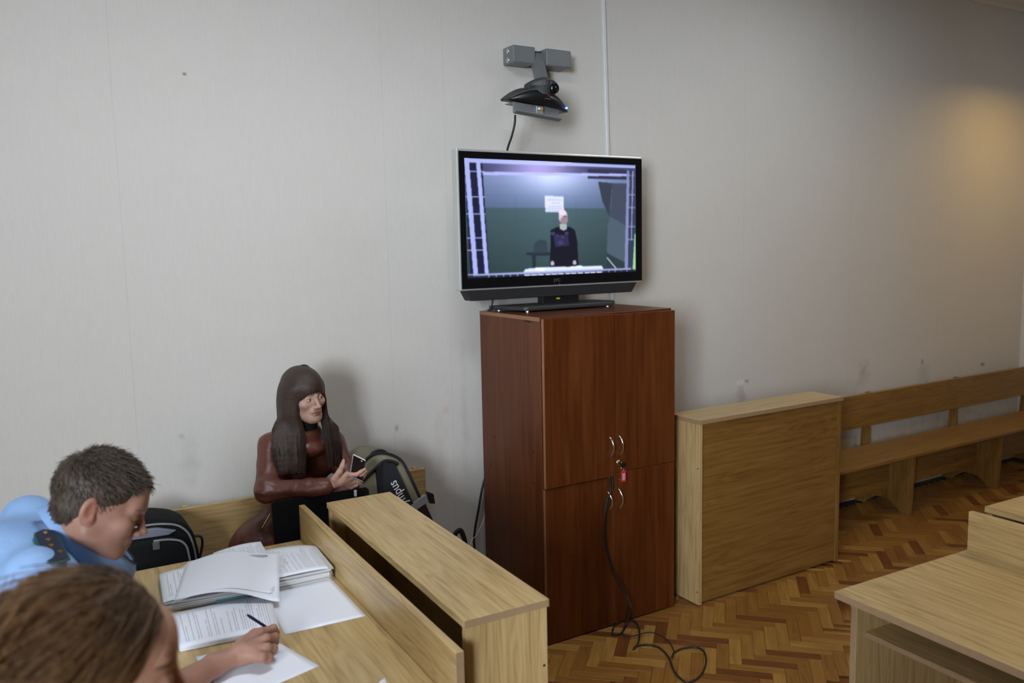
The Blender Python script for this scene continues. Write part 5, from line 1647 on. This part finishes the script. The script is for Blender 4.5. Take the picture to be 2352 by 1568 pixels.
# black hair clip at the crown
ck = Field(wO - 0.2, wO + 0.2, 0.004)
for t_ in np.linspace(-0.8, 0.9, 6):
    ck.ell(toW((-0.030 - 0.036 * t_, -0.010, 0.130 - 0.030 * (t_ + 0.4) ** 2)), (0.014, 0.013, 0.013), 0.012)
ckV, ckQ = ck.mesh()
sdf_obj('hair_clip', ckV, ckQ, black_matte, hw)

# the phone in her hand
pq = [at(814, 1046, 3.290), at(845, 1055, 3.295), at(824, 1099, 3.278), at(793, 1091, 3.270)]
c0 = sum(pq) / 4 + A3((0.004, 0, -0.004))
yx = ((pq[0] + pq[1]) - (pq[2] + pq[3])); yx /= np.linalg.norm(yx)
tocam = CAM - c0; tocam /= np.linalg.norm(tocam)
yx = yx + 0.9 * A3((0.0, 0.9, -0.1)); yx /= np.linalg.norm(yx)
xx_ = pq[1] - pq[0]; xx_ -= yx * (xx_ @ yx); xx_ /= np.linalg.norm(xx_)
Mp = frame(c0, xx_, yx)
ph = thing('smartphone', 'silver-edged smartphone held in the right hand of the woman', 'phone')
bm = bmesh.new(); add_box(bm, (-0.032, -0.064, -0.0038), (0.032, 0.064, 0.0038), 0.003, 3, Mp); bm_obj('body', bm, plain('phone_silver', (0.62, 0.60, 0.58), 0.3, metal=0.7), ph, True)
bm = bmesh.new(); add_box(bm, (-0.0295, -0.061, 0.0036), (0.0295, 0.054, 0.0043), 0.0003, 1, Mp); bm_obj('screen', bm, plain('phone_glass', (0.012, 0.008, 0.008), 0.08), ph)
bm = bmesh.new(); add_box(bm, (-0.0295, 0.0545, 0.0036), (0.0295, 0.0615, 0.0042), 0.0003, 1, Mp); bm_obj('top_strip', bm, white_plastic, ph)
bm = bmesh.new(); add_cyl(bm, Mp @ Vector((0.012, 0.044, 0.004)), Mp @ Vector((0.012, 0.044, 0.0046)), 0.0035, sides=12); bm_obj('sensor', bm, white_plastic, ph)
# ------------------------------------------------------------------ simple wooden chairs under the two people at the desk
def chair(label, cx, cy):
    t = thing('office_chair', label, 'chair', (cx, cy, 0), 0, 'wooden chairs on the near side of the desks')
    box('seat', (-0.21, -0.21, 0.415), (0.21, 0.21, 0.44), oak['x'], t, 0.01, 2)
    for sx in (-1, 1):
        for sy in (-1, 1):
            box('leg', (sx * 0.19 - 0.018, sy * 0.19 - 0.018, 0), (sx * 0.19 + 0.018, sy * 0.19 + 0.018, 0.414), oak['z'], t, 0.003)
    for sy in (-1, 1):
        box('back_post', (-0.245, sy * 0.17 - 0.015, 0.30), (-0.222, sy * 0.17 + 0.015, 0.80), oak['z'], t, 0.003)
    box('backrest', (-0.26, -0.20, 0.62), (-0.246, 0.20, 0.80), oak['y'], t, 0.006, 2)
    return t


# ------------------------------------------------------------------ the uniformed man
m = thing('person', 'man in light blue uniform shirt leaning over the desk and writing', 'person')
MS = 1.01
mO = onz(228, 1160, 1.30)
mB = basis((0.89, -0.14, -0.43), (0.43, 0.0, 0.905))
toM = lambda p: mO + MS * (mB @ A3(p))
skinm = A3((0.345, 0.180, 0.125))
fV, fQ, fC = head_mesh(False, skinm, (0.30, 0.10, 0.085), (0.030, 0.020, 0.014), 0.0023, 1.05, True, (0, -0.035, -0.10), 0.053)
fC = paint(fC, 0.22 * blob(fV, (0.0, 0.06, -0.085), (0.06, 0.05, 0.03)), skinm * 0.55)
fV = mO + MS * (fV @ mB.T)
nd = A3((0.80, 0.0, 0.60)); cc = at(226, 1236, 2.235)       # collar axis and centre
neckm = cc - 0.05 * nd
sN, sF = at(85, 1322, 2.05), at(70, 1200, 2.43)          # near (camera side) and far shoulder
ch = 0.5 * (sN + sF) + A3((-0.07, 0, -0.10))
pel = A3((-0.40, 2.24, 0.545))
wai = 0.5 * (ch + pel)
elN, wrN = A3((0.185, 2.085, 0.802)), onz(492, 1527, 0.792)
elF, wrF = A3((-0.02, 2.52, 0.80)), A3((0.07, 2.38, 0.62))
ep0, ep1 = at(112, 1240, 2.17), at(143, 1308, 2.035)


def trunk_m(F, g, k=0.05):
    F.ell(ch, (0.125 + g, 0.175 + g, 0.165 + g), k)
    for t_ in np.linspace(0.15, 0.85, 6): F.ell(ch + t_ * (pel - ch), (0.128 + g, 0.165 + g, 0.120 + g), k)
    F.ell(pel, (0.135 + g, 0.165 + g, 0.115 + g), k)
    F.cap(sN + A3((-0.01, 0.03, -0.02)), sF + A3((-0.01, -0.03, -0.02)), 0.060 + g, None, k)
    F.cap(neckm - 0.03 * nd, ch, 0.075 + g, 0.11, k)
    F.ell(cc - 0.055 * nd, (0.050 + g, 0.078 + g, 0.102 + g), 0.04, basis(nd, (0, 1, 0)).T[[1, 2, 0]])
    F.cap(ep0 + A3((-0.012, 0, -0.068)), ep1 + A3((-0.012, 0.02, -0.072)), 0.060 + g, 0.060 + g, 0.02)


Bm = Field((-0.62, 1.80, -0.01), (0.70, 2.75, 1.40), 0.009)
trunk_m(Bm, -0.026)
Bm.cap(toM((0, -0.030, -0.075)), cc - 0.05 * nd + A3((0.01, 0, -0.01)), 0.050, 0.048, 0.03)
Bm.chain([sN + A3((0, 0.02, -0.03)), elN], [0.034, 0.044], 0.03)
Bm.chain([sF, elF, wrF], [0.052, 0.044, 0.030], 0.03)
knN, knF = A3((0.06, 2.12, 0.535)), A3((0.06, 2.36, 0.535))
for hp, kn in ((pel + A3((0.02, -0.09, -0.02)), knN), (pel + A3((0.02, 0.09, -0.02)), knF)):
    ft = kn + A3((-0.05, 0, -0.45))
    Bm.chain([hp, kn, ft], [0.070, 0.052, 0.036], 0.03)
    Bm.cap(ft + A3((0, 0, -0.045)), ft + A3((0.15, 0, -0.055)), 0.032, 0.025, 0.02)
Bm.ell(wrF + A3((0.05, -0.03, -0.02)), (0.05, 0.04, 0.022), 0.02)
bV, bQ = Bm.mesh()
bC = np.tile(skinm, (len(bV), 1))
# bare forearm and writing hand
Hm = Field((0.10, 1.98, 0.745), (0.70, 2.45, 0.92), 0.0026)
Hm.chain([elN, 0.62 * elN + 0.38 * wrN + A3((0, 0.0, 0.004)), wrN], [0.045, 0.044, 0.0295], 0.02)
pcm = onz(556, 1500, 0.797)
Hm.cap(wrN, pcm, 0.0290, 0.0275, 0.02)
Km = [onz(598, 1452, 0.812), onz(611, 1466, 0.814), onz(613, 1487, 0.806), onz(602, 1509, 0.796)]
for q_ in Km: Hm.cap(pcm, q_, 0.024, 0.0135, 0.016)
Fm = [(onz(628, 1442, 0.806), onz(634, 1452, 0.790), onz(629, 1463, 0.774)), (onz(632, 1462, 0.802), onz(632, 1474, 0.782), onz(620, 1478, 0.768)),
      (onz(629, 1488, 0.794), onz(626, 1496, 0.776), onz(611, 1496, 0.766)), (onz(618, 1510, 0.786), onz(614, 1515, 0.772), onz(600, 1513, 0.764))]
for q_, (a, b, c) in zip(Km, Fm): Hm.chain([q_, a, b, c], [0.0120, 0.0105, 0.0095, 0.0080], 0.008)
Hm.chain([onz(552, 1478, 0.800), onz(585, 1455, 0.806), onz(606, 1452, 0.796), onz(624, 1459, 0.782)], [0.0165, 0.0135, 0.0115, 0.0090], 0.010)
hV, hQ = Hm.mesh()
hC = np.tile(skinm * A3((1.05, 1.04, 1.04)), (len(hV), 1)) * (1 + 0.07 * wob(hV, 70))[:, None]
for q_ in Km: hC = paint(hC, 0.45 * blob(hV, q_, (0.014, 0.014, 0.014)), skinm * A3((1.05, 0.82, 0.76)))
V_, Q_, C_ = join([(fV, fQ, fC), (bV, bQ, bC), (hV, hQ, hC)])
sdf_obj('body', V_, Q_, SKIN_M, m, C_)
# shirt
Sm = Field((-0.66, 1.80, 0.45), (0.36, 2.72, 1.36), 0.0075)
trunk_m(Sm, 0.004)
Sm.chain([sN + A3((-0.005, 0.01, -0.01)), 0.42 * sN + 0.58 * elN], [0.064, 0.068], 0.04)
Sm.chain([sF, 0.45 * sF + 0.55 * elF], [0.070, 0.066], 0.04)
Sm.ell(cc + 0.02 * nd, (0.07, 0.062, 0.085), 0.012, basis(nd, (0, 1, 0)).T[[1, 2, 0]], sub=True)
sV, sQ = Sm.mesh()
nrm = np.zeros_like(sV)
fn = np.cross(sV[sQ[:, 2]] - sV[sQ[:, 0]], sV[sQ[:, 3]] - sV[sQ[:, 1]])
for k in range(4): np.add.at(nrm, sQ[:, k], fn)
nrm /= np.maximum(np.linalg.norm(nrm, axis=1, keepdims=True), 1e-9)
epd = np.minimum(np.linalg.norm(sV - ep0, axis=1), np.linalg.norm(sV - ep1, axis=1))
calm = np.clip((epd - 0.07) / 0.06, 0.1, 1)
fold = np.sin((sV[:, 0] * 0.6 + sV[:, 2] * 0.8 + sV[:, 1] * 0.35) * 62 + 3.0 * wob(sV, 12)) * np.clip(wob(sV, 9) + 0.25, 0, 1)
sV = sV + nrm * ((0.0105 * fold + 0.007 * wob(sV, 32) + 0.003 * wob(sV, 70)) * calm)[:, None]
sh = sdf_obj('shirt', sV, sQ, shirt_m, m)
# turned-down collar: open oval ring round the neck axis
back_d = A3((-0.60, 0.0, 0.80))                            # from the throat up to the nape
V, F_ = [], []
nA = 44
for i in range(nA + 1):
    th_ = math.radians(-168) + math.radians(336) * i / nA     # 0 = nape, gap at the throat
    fr = 0.5 - 0.5 * math.cos(th_)                          # 1 at the throat
    def pt_(s_, a_):
        return cc + back_d * (0.112 * s_ * math.cos(th_)) + A3((0, 1, 0)) * (0.078 * s_ * math.sin(th_)) + nd * (a_ - 0.012 * fr)
    V += [pt_(0.92, 0.022), pt_(0.99, 0.028), pt_(1.10, 0.018), pt_(1.38, -0.042), pt_(1.33, -0.044), pt_(0.98, 0.004)]
for i in range(nA):
    for k in range(6):
        a, b = i * 6 + k, i * 6 + (k + 1) % 6
        F_.append((a, b, b + 6, a + 6))
F_.append(tuple(range(6))); F_.append(tuple(reversed(range(nA * 6, nA * 6 + 6))))
col_o = pydata('collar', V, F_, collar_m, sh, True)
edge = [V[i * 6 + 1] for i in range(nA + 1)]
tube('green_piping', edge, 0.0022, plain('green_piping', (0.006, 0.03, 0.028), 0.6), col_o, 6)
# shoulder board with gold stars
navy_felt = plain('shoulder_board_navy', (0.008, 0.010, 0.030), 0.7); green_felt = plain('shoulder_board_edge', (0.004, 0.075, 0.055), 0.7)
ed = ep1 - ep0; el_ = np.linalg.norm(ed); ed /= el_
side = A3((1, 0, -0.12)); side -= ed * (side @ ed); side /= np.linalg.norm(side)
Me = frame(ep0 + A3((-0.008, -0.012, 0.022)), ed, side)
if (Me.to_3x3() @ Vector((0, 0, 1))).z < 0:
    Me = frame(ep0 + A3((-0.008, -0.012, 0.022)), ed, -side)
outl = [(-0.012, 0.0), (-0.002, -0.020), (0.01, -0.024), (el_, -0.026), (el_ + 0.006, 0.0), (el_, 0.026), (0.01, 0.024), (-0.002, 0.020)]
bm = bmesh.new(); add_prism(bm, [(p[0], p[1]) for p in outl], 'z', 0.0, 0.004, 0.0008); bm.transform(Me)
eb = bm_obj('shoulder_board', bm, green_felt, sh)
bm = bmesh.new(); add_prism(bm, [(p[0] * 0.95 + 0.003, p[1] * 0.82) for p in outl], 'z', 0.0042, 0.006, 0.0005); bm.transform(Me)
bm_obj('board_felt', bm, navy_felt, eb)
for (a, b) in ((0.012, 0.0), (0.045, 0.0), (0.072, 0.0), (0.105, 0.012), (0.105, -0.012)):
    st = [((0.0075 if k % 2 == 0 else 0.0034) * math.cos(k * math.pi / 5) + a, (0.0075 if k % 2 == 0 else 0.0034) * math.sin(k * math.pi / 5) + b) for k in range(10)]
    bm = bmesh.new(); add_prism(bm, st, 'z', 0.0062, 0.0085, 0.0006); bm.transform(Me); bm_obj('star', bm, gold, eb)
# trousers
Tm = Field((-0.62, 1.95, -0.01), (0.25, 2.55, 0.70), 0.010)
Tm.ell(pel, (0.145, 0.175, 0.105), 0.04)
for hp, kn in ((pel + A3((0.02, -0.09, -0.02)), knN), (pel + A3((0.02, 0.09, -0.02)), knF)):
    Tm.chain([hp, kn, kn + A3((-0.05, 0, -0.43))], [0.084, 0.066, 0.052], 0.03)
tV, tQ = Tm.mesh(); sdf_obj('trousers', tV, tQ, navy, m)
for kn in (knN, knF):
    ft = kn + A3((-0.05, 0, -0.45))
    S_ = Field(ft - A3((0.10, 0.07, 0.12)), ft + A3((0.24, 0.07, 0.08)), 0.006)
    S_.cap(ft + A3((-0.02, 0, -0.045)), ft + A3((0.16, 0, -0.052)), 0.044, 0.035, 0.02)
    qV, qQ = S_.mesh(); qV[:, 2] = np.maximum(qV[:, 2], 0.002); sdf_obj('shoe', qV, qQ, black_matte, m)
# short cropped hair
hair_m = hair_mat('cropped_brown_hair', (0.034, 0.023, 0.015), (0.15, 0.108, 0.075), 0.55, (200, 200, 90))


def hair_zone_m(p):
    """True where the scalp carries hair (head-local)"""
    x, y, z = p[:, 0], p[:, 1], p[:, 2]
    ax_ = np.abs(x)
    line = np.where(y > 0.055, 0.070 + 0.3 * (0.10 - y) - 0.0, np.where(y > 0.018, 0.012 + (y - 0.018) * 1.55, np.where(y > 0.004, -0.022, -0.015)))
    line = np.where(y < -0.02, np.where(y < -0.055, -0.070, 0.004 - (-0.02 - y) * 1.9), line)
    return z > line


Mh = Field((-0.10, -0.14, -0.11), (0.10, 0.12, 0.15), 0.003)
Mh.ell((0, -0.016, 0.040), (0.0785, 0.1005, 0.0915), 0.01)
Mh.ell((0, -0.050, -0.018), (0.062, 0.050, 0.055), 0.02)
Mh.ell((0, 0.092, -0.012), (0.085, 0.070, 0.078), 0.008, sub=True)
for s in (-1, 1): Mh.ell((s * 0.085, 0.004, -0.03), (0.03, 0.032, 0.045), 0.006, sub=True)
mV, mQ = Mh.mesh()
parts = [(mO + MS * (mV @ mB.T), mQ, np.zeros((len(mV), 3)))]
n_ = 9000
d = rng.normal(size=(n_ * 2, 3)); d /= np.linalg.norm(d, axis=1, keepdims=True)
root = A3((0, -0.016, 0.040)) + d * A3((0.078, 0.100, 0.091))
low_ = rng.random(len(root)) < 0.22
root[low_] = A3((0, -0.050, -0.018)) + d[low_] * A3((0.062, 0.050, 0.055))
bad_ = low_ & (root[:, 1] > -0.045)
keep = hair_zone_m(root) & ~bad_
root, d = root[keep][:n_], d[keep][:n_]
crown = A3((0, -0.075, 0.10))
fl = root - crown; fl -= d * (fl * d).sum(1, keepdims=True)
fl /= np.maximum(np.linalg.norm(fl, axis=1, keepdims=True), 1e-6)
fl[:, 2] -= 0.25 * (root[:, 2] < 0.06); fl[:, 1] += 0.35 * (root[:, 2] > 0.06)
fl += 0.25 * rng.normal(size=fl.shape)
fl /= np.linalg.norm(fl, axis=1, keepdims=True)
ln = np.where(root[:, 2] > 0.065, 0.024, 0.015)[:, None] * rng.uniform(0.7, 1.2, (len(root), 1))
ln *= np.where(root[:, 1:2] > 0.05, 1.25, 1.0)
lift = np.where(root[:, 2] > 0.07, 0.42, 0.22)[:, None]
m_ = 5
P = np.stack([root - d * 0.002 + (fl * t_ + d * (lift * t_ - 0.25 * lift * t_ * t_)) * ln for t_ in np.linspace(0, 1, m_)], 1)
R_ = np.linspace(1, 0.35, m_)[None] * rng.uniform(0.0009, 0.0014, (len(root), 1))
stV, stQ = strand_mesh(mO + MS * (P @ mB.T), R_)
parts.append((stV, stQ, np.zeros((len(stV), 3))))
hv, hq, _ = join(parts)
sdf_obj('hair', hv, hq, hair_m, m)
chair('wooden chair under the uniformed man', -0.42, 2.24)
# the pen in his hand
tip, back = onz(641, 1459, 0.7535), onz(561, 1407, 0.868)
dv = back - tip; dv = dv / np.linalg.norm(dv)
pen = thing('ballpoint_pen', 'dark blue ballpoint pen in the writing hand', 'pen')
bp_ = tip + dv * 0.150
pen_blue = plain('pen_blue', (0.012, 0.012, 0.065), 0.3)
tube('barrel', [tip + dv * 0.012, tip + dv * 0.03, tip + dv * 0.13, tip + dv * 0.145, bp_], [0.0030, 0.0042, 0.0044, 0.0036, 0.0018], pen_blue, pen, 10)
tube('nib', [tip, tip + dv * 0.0125], [0.0008, 0.0028], chrome, pen, 8)

# ------------------------------------------------------------------ the woman in the foreground
g = thing('person', 'woman with wavy reddish-brown hair, seen from behind in the lower left corner', 'person')
GS = 1.0
gO = onz(212, 1564, 1.37)
gB = basis((0.985, -0.02, -0.13), (0.13, 0.05, 0.98))
toG = lambda p: gO + GS * (gB @ A3(p))
sking = A3((0.47, 0.24, 0.155))
fV, fQ, fC = head_mesh(True, sking, (0.33, 0.10, 0.09), (0.030, 0.016, 0.010), 0.0025, 0.97, True, (0, -0.075, -0.14), 0.047)
fC = paint(fC, 0.9 * blob(fV, (0.046, 0.078, 0.040), (0.004, 0.006, 0.004)), sking * 0.45)
fV = gO + GS * (fV @ gB.T)
ng_ = toG((0, -0.085, -0.155))
cg = ng_ + A3((-0.06, 0.0, -0.20)); pg = A3((-0.36, cg[1], 0.545)); wg = 0.5 * (cg + pg)


def trunk_g(F, q, k=0.05):
    F.ell(cg, (0.105 + q, 0.150 + q, 0.140 + q), k)
    for t_ in np.linspace(0.15, 0.85, 6): F.ell(cg + t_ * (pg - cg), (0.105 + q, 0.140 + q, 0.11 + q), k)
    F.ell(pg, (0.125 + q, 0.165 + q, 0.105 + q), k)
    F.cap(cg + A3((0, -0.14, 0.08)), cg + A3((0, 0.14, 0.08)), 0.058 + q, None, k)
    for s in (-1, 1):
        F.chain([cg + A3((0, s * 0.165, 0.07)), cg + A3((0.02, s * 0.20, -0.22)), cg + A3((0.25, s * 0.09, -0.25))], [0.050 + q, 0.042 + q, 0.032 + q], 0.03)


Bg = Field((-0.58, cg[1] - 0.34, -0.01), (0.40, cg[1] + 0.34, 1.30), 0.010)
trunk_g(Bg, -0.014)
Bg.cap(toG((0, -0.06, -0.09)), cg + A3((0, 0, 0.10)), 0.046, 0.058, 0.03)
for s in (-1, 1):
    h0 = pg + A3((0.02, s * 0.085, -0.02)); k0_ = A3((0.08, cg[1] + s * 0.10, 0.53)); f0 = k0_ + A3((-0.03, 0, -0.445))
    Bg.chain([h0, k0_, f0], [0.068, 0.050, 0.034], 0.03); Bg.cap(f0 + A3((0, 0, -0.045)), f0 + A3((0.14, 0, -0.055)), 0.028, 0.022, 0.02)
    w0 = cg + A3((0.25, s * 0.09, -0.25))
    Bg.ell(w0 + A3((0.05, -s * 0.02, 0)), (0.05, 0.035, 0.018), 0.02)
    for q_ in range(4): Bg.cap(w0 + A3((0.06, -s * 0.02, 0)), w0 + A3((0.135 - 0.01 * abs(q_ - 1.5), -s * 0.02 + (q_ - 1.5) * 0.021, -0.02)), 0.011, 0.009, 0.005)
    Bg.cap(w0 + A3((0.04, -s * 0.04, 0.005)), w0 + A3((0.10, -s * 0.07, 0.0)), 0.012, 0.009, 0.008)
bV, bQ = Bg.mesh()
V_, Q_, C_ = join([(fV, fQ, fC), (bV, bQ, np.tile(sking, (len(bV), 1)))])
sdf_obj('body', V_, Q_, SKIN_M, g, C_)
Sg = Field((-0.62, cg[1] - 0.36, 0.42), (0.34, cg[1] + 0.36, 1.30), 0.010)
trunk_g(Sg, 0.006)
Sg.ell(ng_ + A3((0.02, 0, 0.07)), (0.062, 0.062, 0.07), 0.02, sub=True)
qV, qQ = Sg.mesh(); sdf_obj('jumper', qV, qQ, brown_knit, g)
Tg = Field((-0.58, cg[1] - 0.32, -0.01), (0.22, cg[1] + 0.32, 0.70), 0.011)
Tg.ell(pg, (0.140, 0.175, 0.10), 0.04)
for s in (-1, 1):
    Tg.chain([pg + A3((0.02, s * 0.085, -0.02)), A3((0.08, cg[1] + s * 0.10, 0.53)), A3((0.05, cg[1] + s * 0.10, 0.11))], [0.080, 0.064, 0.050], 0.03)
qV, qQ = Tg.mesh(); sdf_obj('trousers', qV, qQ, jeans, g)
for s in (-1, 1):
    f0 = A3((0.05, cg[1] + s * 0.10, 0.085))
    S_ = Field(f0 - A3((0.10, 0.07, 0.10)), f0 + A3((0.24, 0.07, 0.08)), 0.006)
    S_.cap(f0 + A3((-0.02, 0, -0.045)), f0 + A3((0.15, 0, -0.052)), 0.042, 0.033, 0.02)
    qV, qQ = S_.mesh(); qV[:, 2] = np.maximum(qV[:, 2], 0.002); sdf_obj('shoe', qV, qQ, black_matte, g)
hair_g = hair_mat('wavy_auburn_hair', (0.040, 0.018, 0.006), (0.19, 0.092, 0.030), 0.55, (60, 220, 220))
Gh = Field((-0.16, -0.24, -0.28), (0.16, 0.13, 0.17), 0.0045)
Gh.ell((0, -0.018, 0.040), (0.083, 0.103, 0.090), 0.02)
Gh.ell((0, -0.085, -0.015), (0.088, 0.085, 0.085), 0.04)
Gh.ell((0, -0.115, -0.090), (0.075, 0.065, 0.080), 0.04)
Gh.ell((0, 0.112, -0.030), (0.125, 0.088, 0.110), 0.008, sub=True)
for s in (-1, 1): Gh.ell((s * 0.090, 0.030, -0.055), (0.045, 0.050, 0.060), 0.01, sub=True)
qV, qQ = Gh.mesh()
parts = [(gO + GS * (qV @ gB.T), qQ, np.zeros((len(qV), 3)))]
n_ = 5200
d = rng.normal(size=(n_ * 3, 3)); d /= np.linalg.norm(d, axis=1, keepdims=True)
root = A3((0, -0.018, 0.040)) + d * A3((0.083, 0.103, 0.090))
x, y, z = root.T
keep = (z > np.where(y > 0.03, 0.082 + 0.15 * (0.1 - y), np.where(y > -0.02, 0.015 + (y + 0.02) * 1.6, -0.06)))
root, d = root[keep][:n_], d[keep][:n_]
fl = np.tile(A3((0, -1.0, -0.35)), (len(root), 1)); fl[:, 1] += 0.5 * (root[:, 1] > 0.03); fl[:, 0] += np.sign(root[:, 0]) * 0.45
fl -= d * (fl * d).sum(1, keepdims=True); fl /= np.maximum(np.linalg.norm(fl, axis=1, keepdims=True), 1e-6)
fl += 0.08 * rng.normal(size=fl.shape)
m_ = 9
ph_ = rng.uniform(0, 6.28, (len(root), 1)); sidev = np.cross(d, fl)
ln = rng.uniform(0.07, 0.13, (len(root), 1))
P = []
for t_ in np.linspace(0, 1, m_):
    p = root + fl * t_ * ln + d * (0.002 + 0.005 * t_) * 1.0 - d * (t_ * ln) ** 2 * 4.0 + sidev * 0.0022 * np.sin(ph_ + t_ * 7.0) + d * 0.0015 * np.cos(ph_ + t_ * 7.0)
    P.append(p)
P = np.stack(P, 1)
R_ = np.linspace(1, 0.5, m_)[None] * rng.uniform(0.0010, 0.0019, (len(root), 1))
stV, stQ = strand_mesh(gO + GS * (P @ gB.T), R_)
parts.append((stV, stQ, np.zeros((len(stV), 3))))
hv, hq, _ = join(parts)
sdf_obj('hair', hv, hq, hair_g, g)
chair('wooden chair under the foreground woman with wavy hair', -0.40, float(cg[1]))
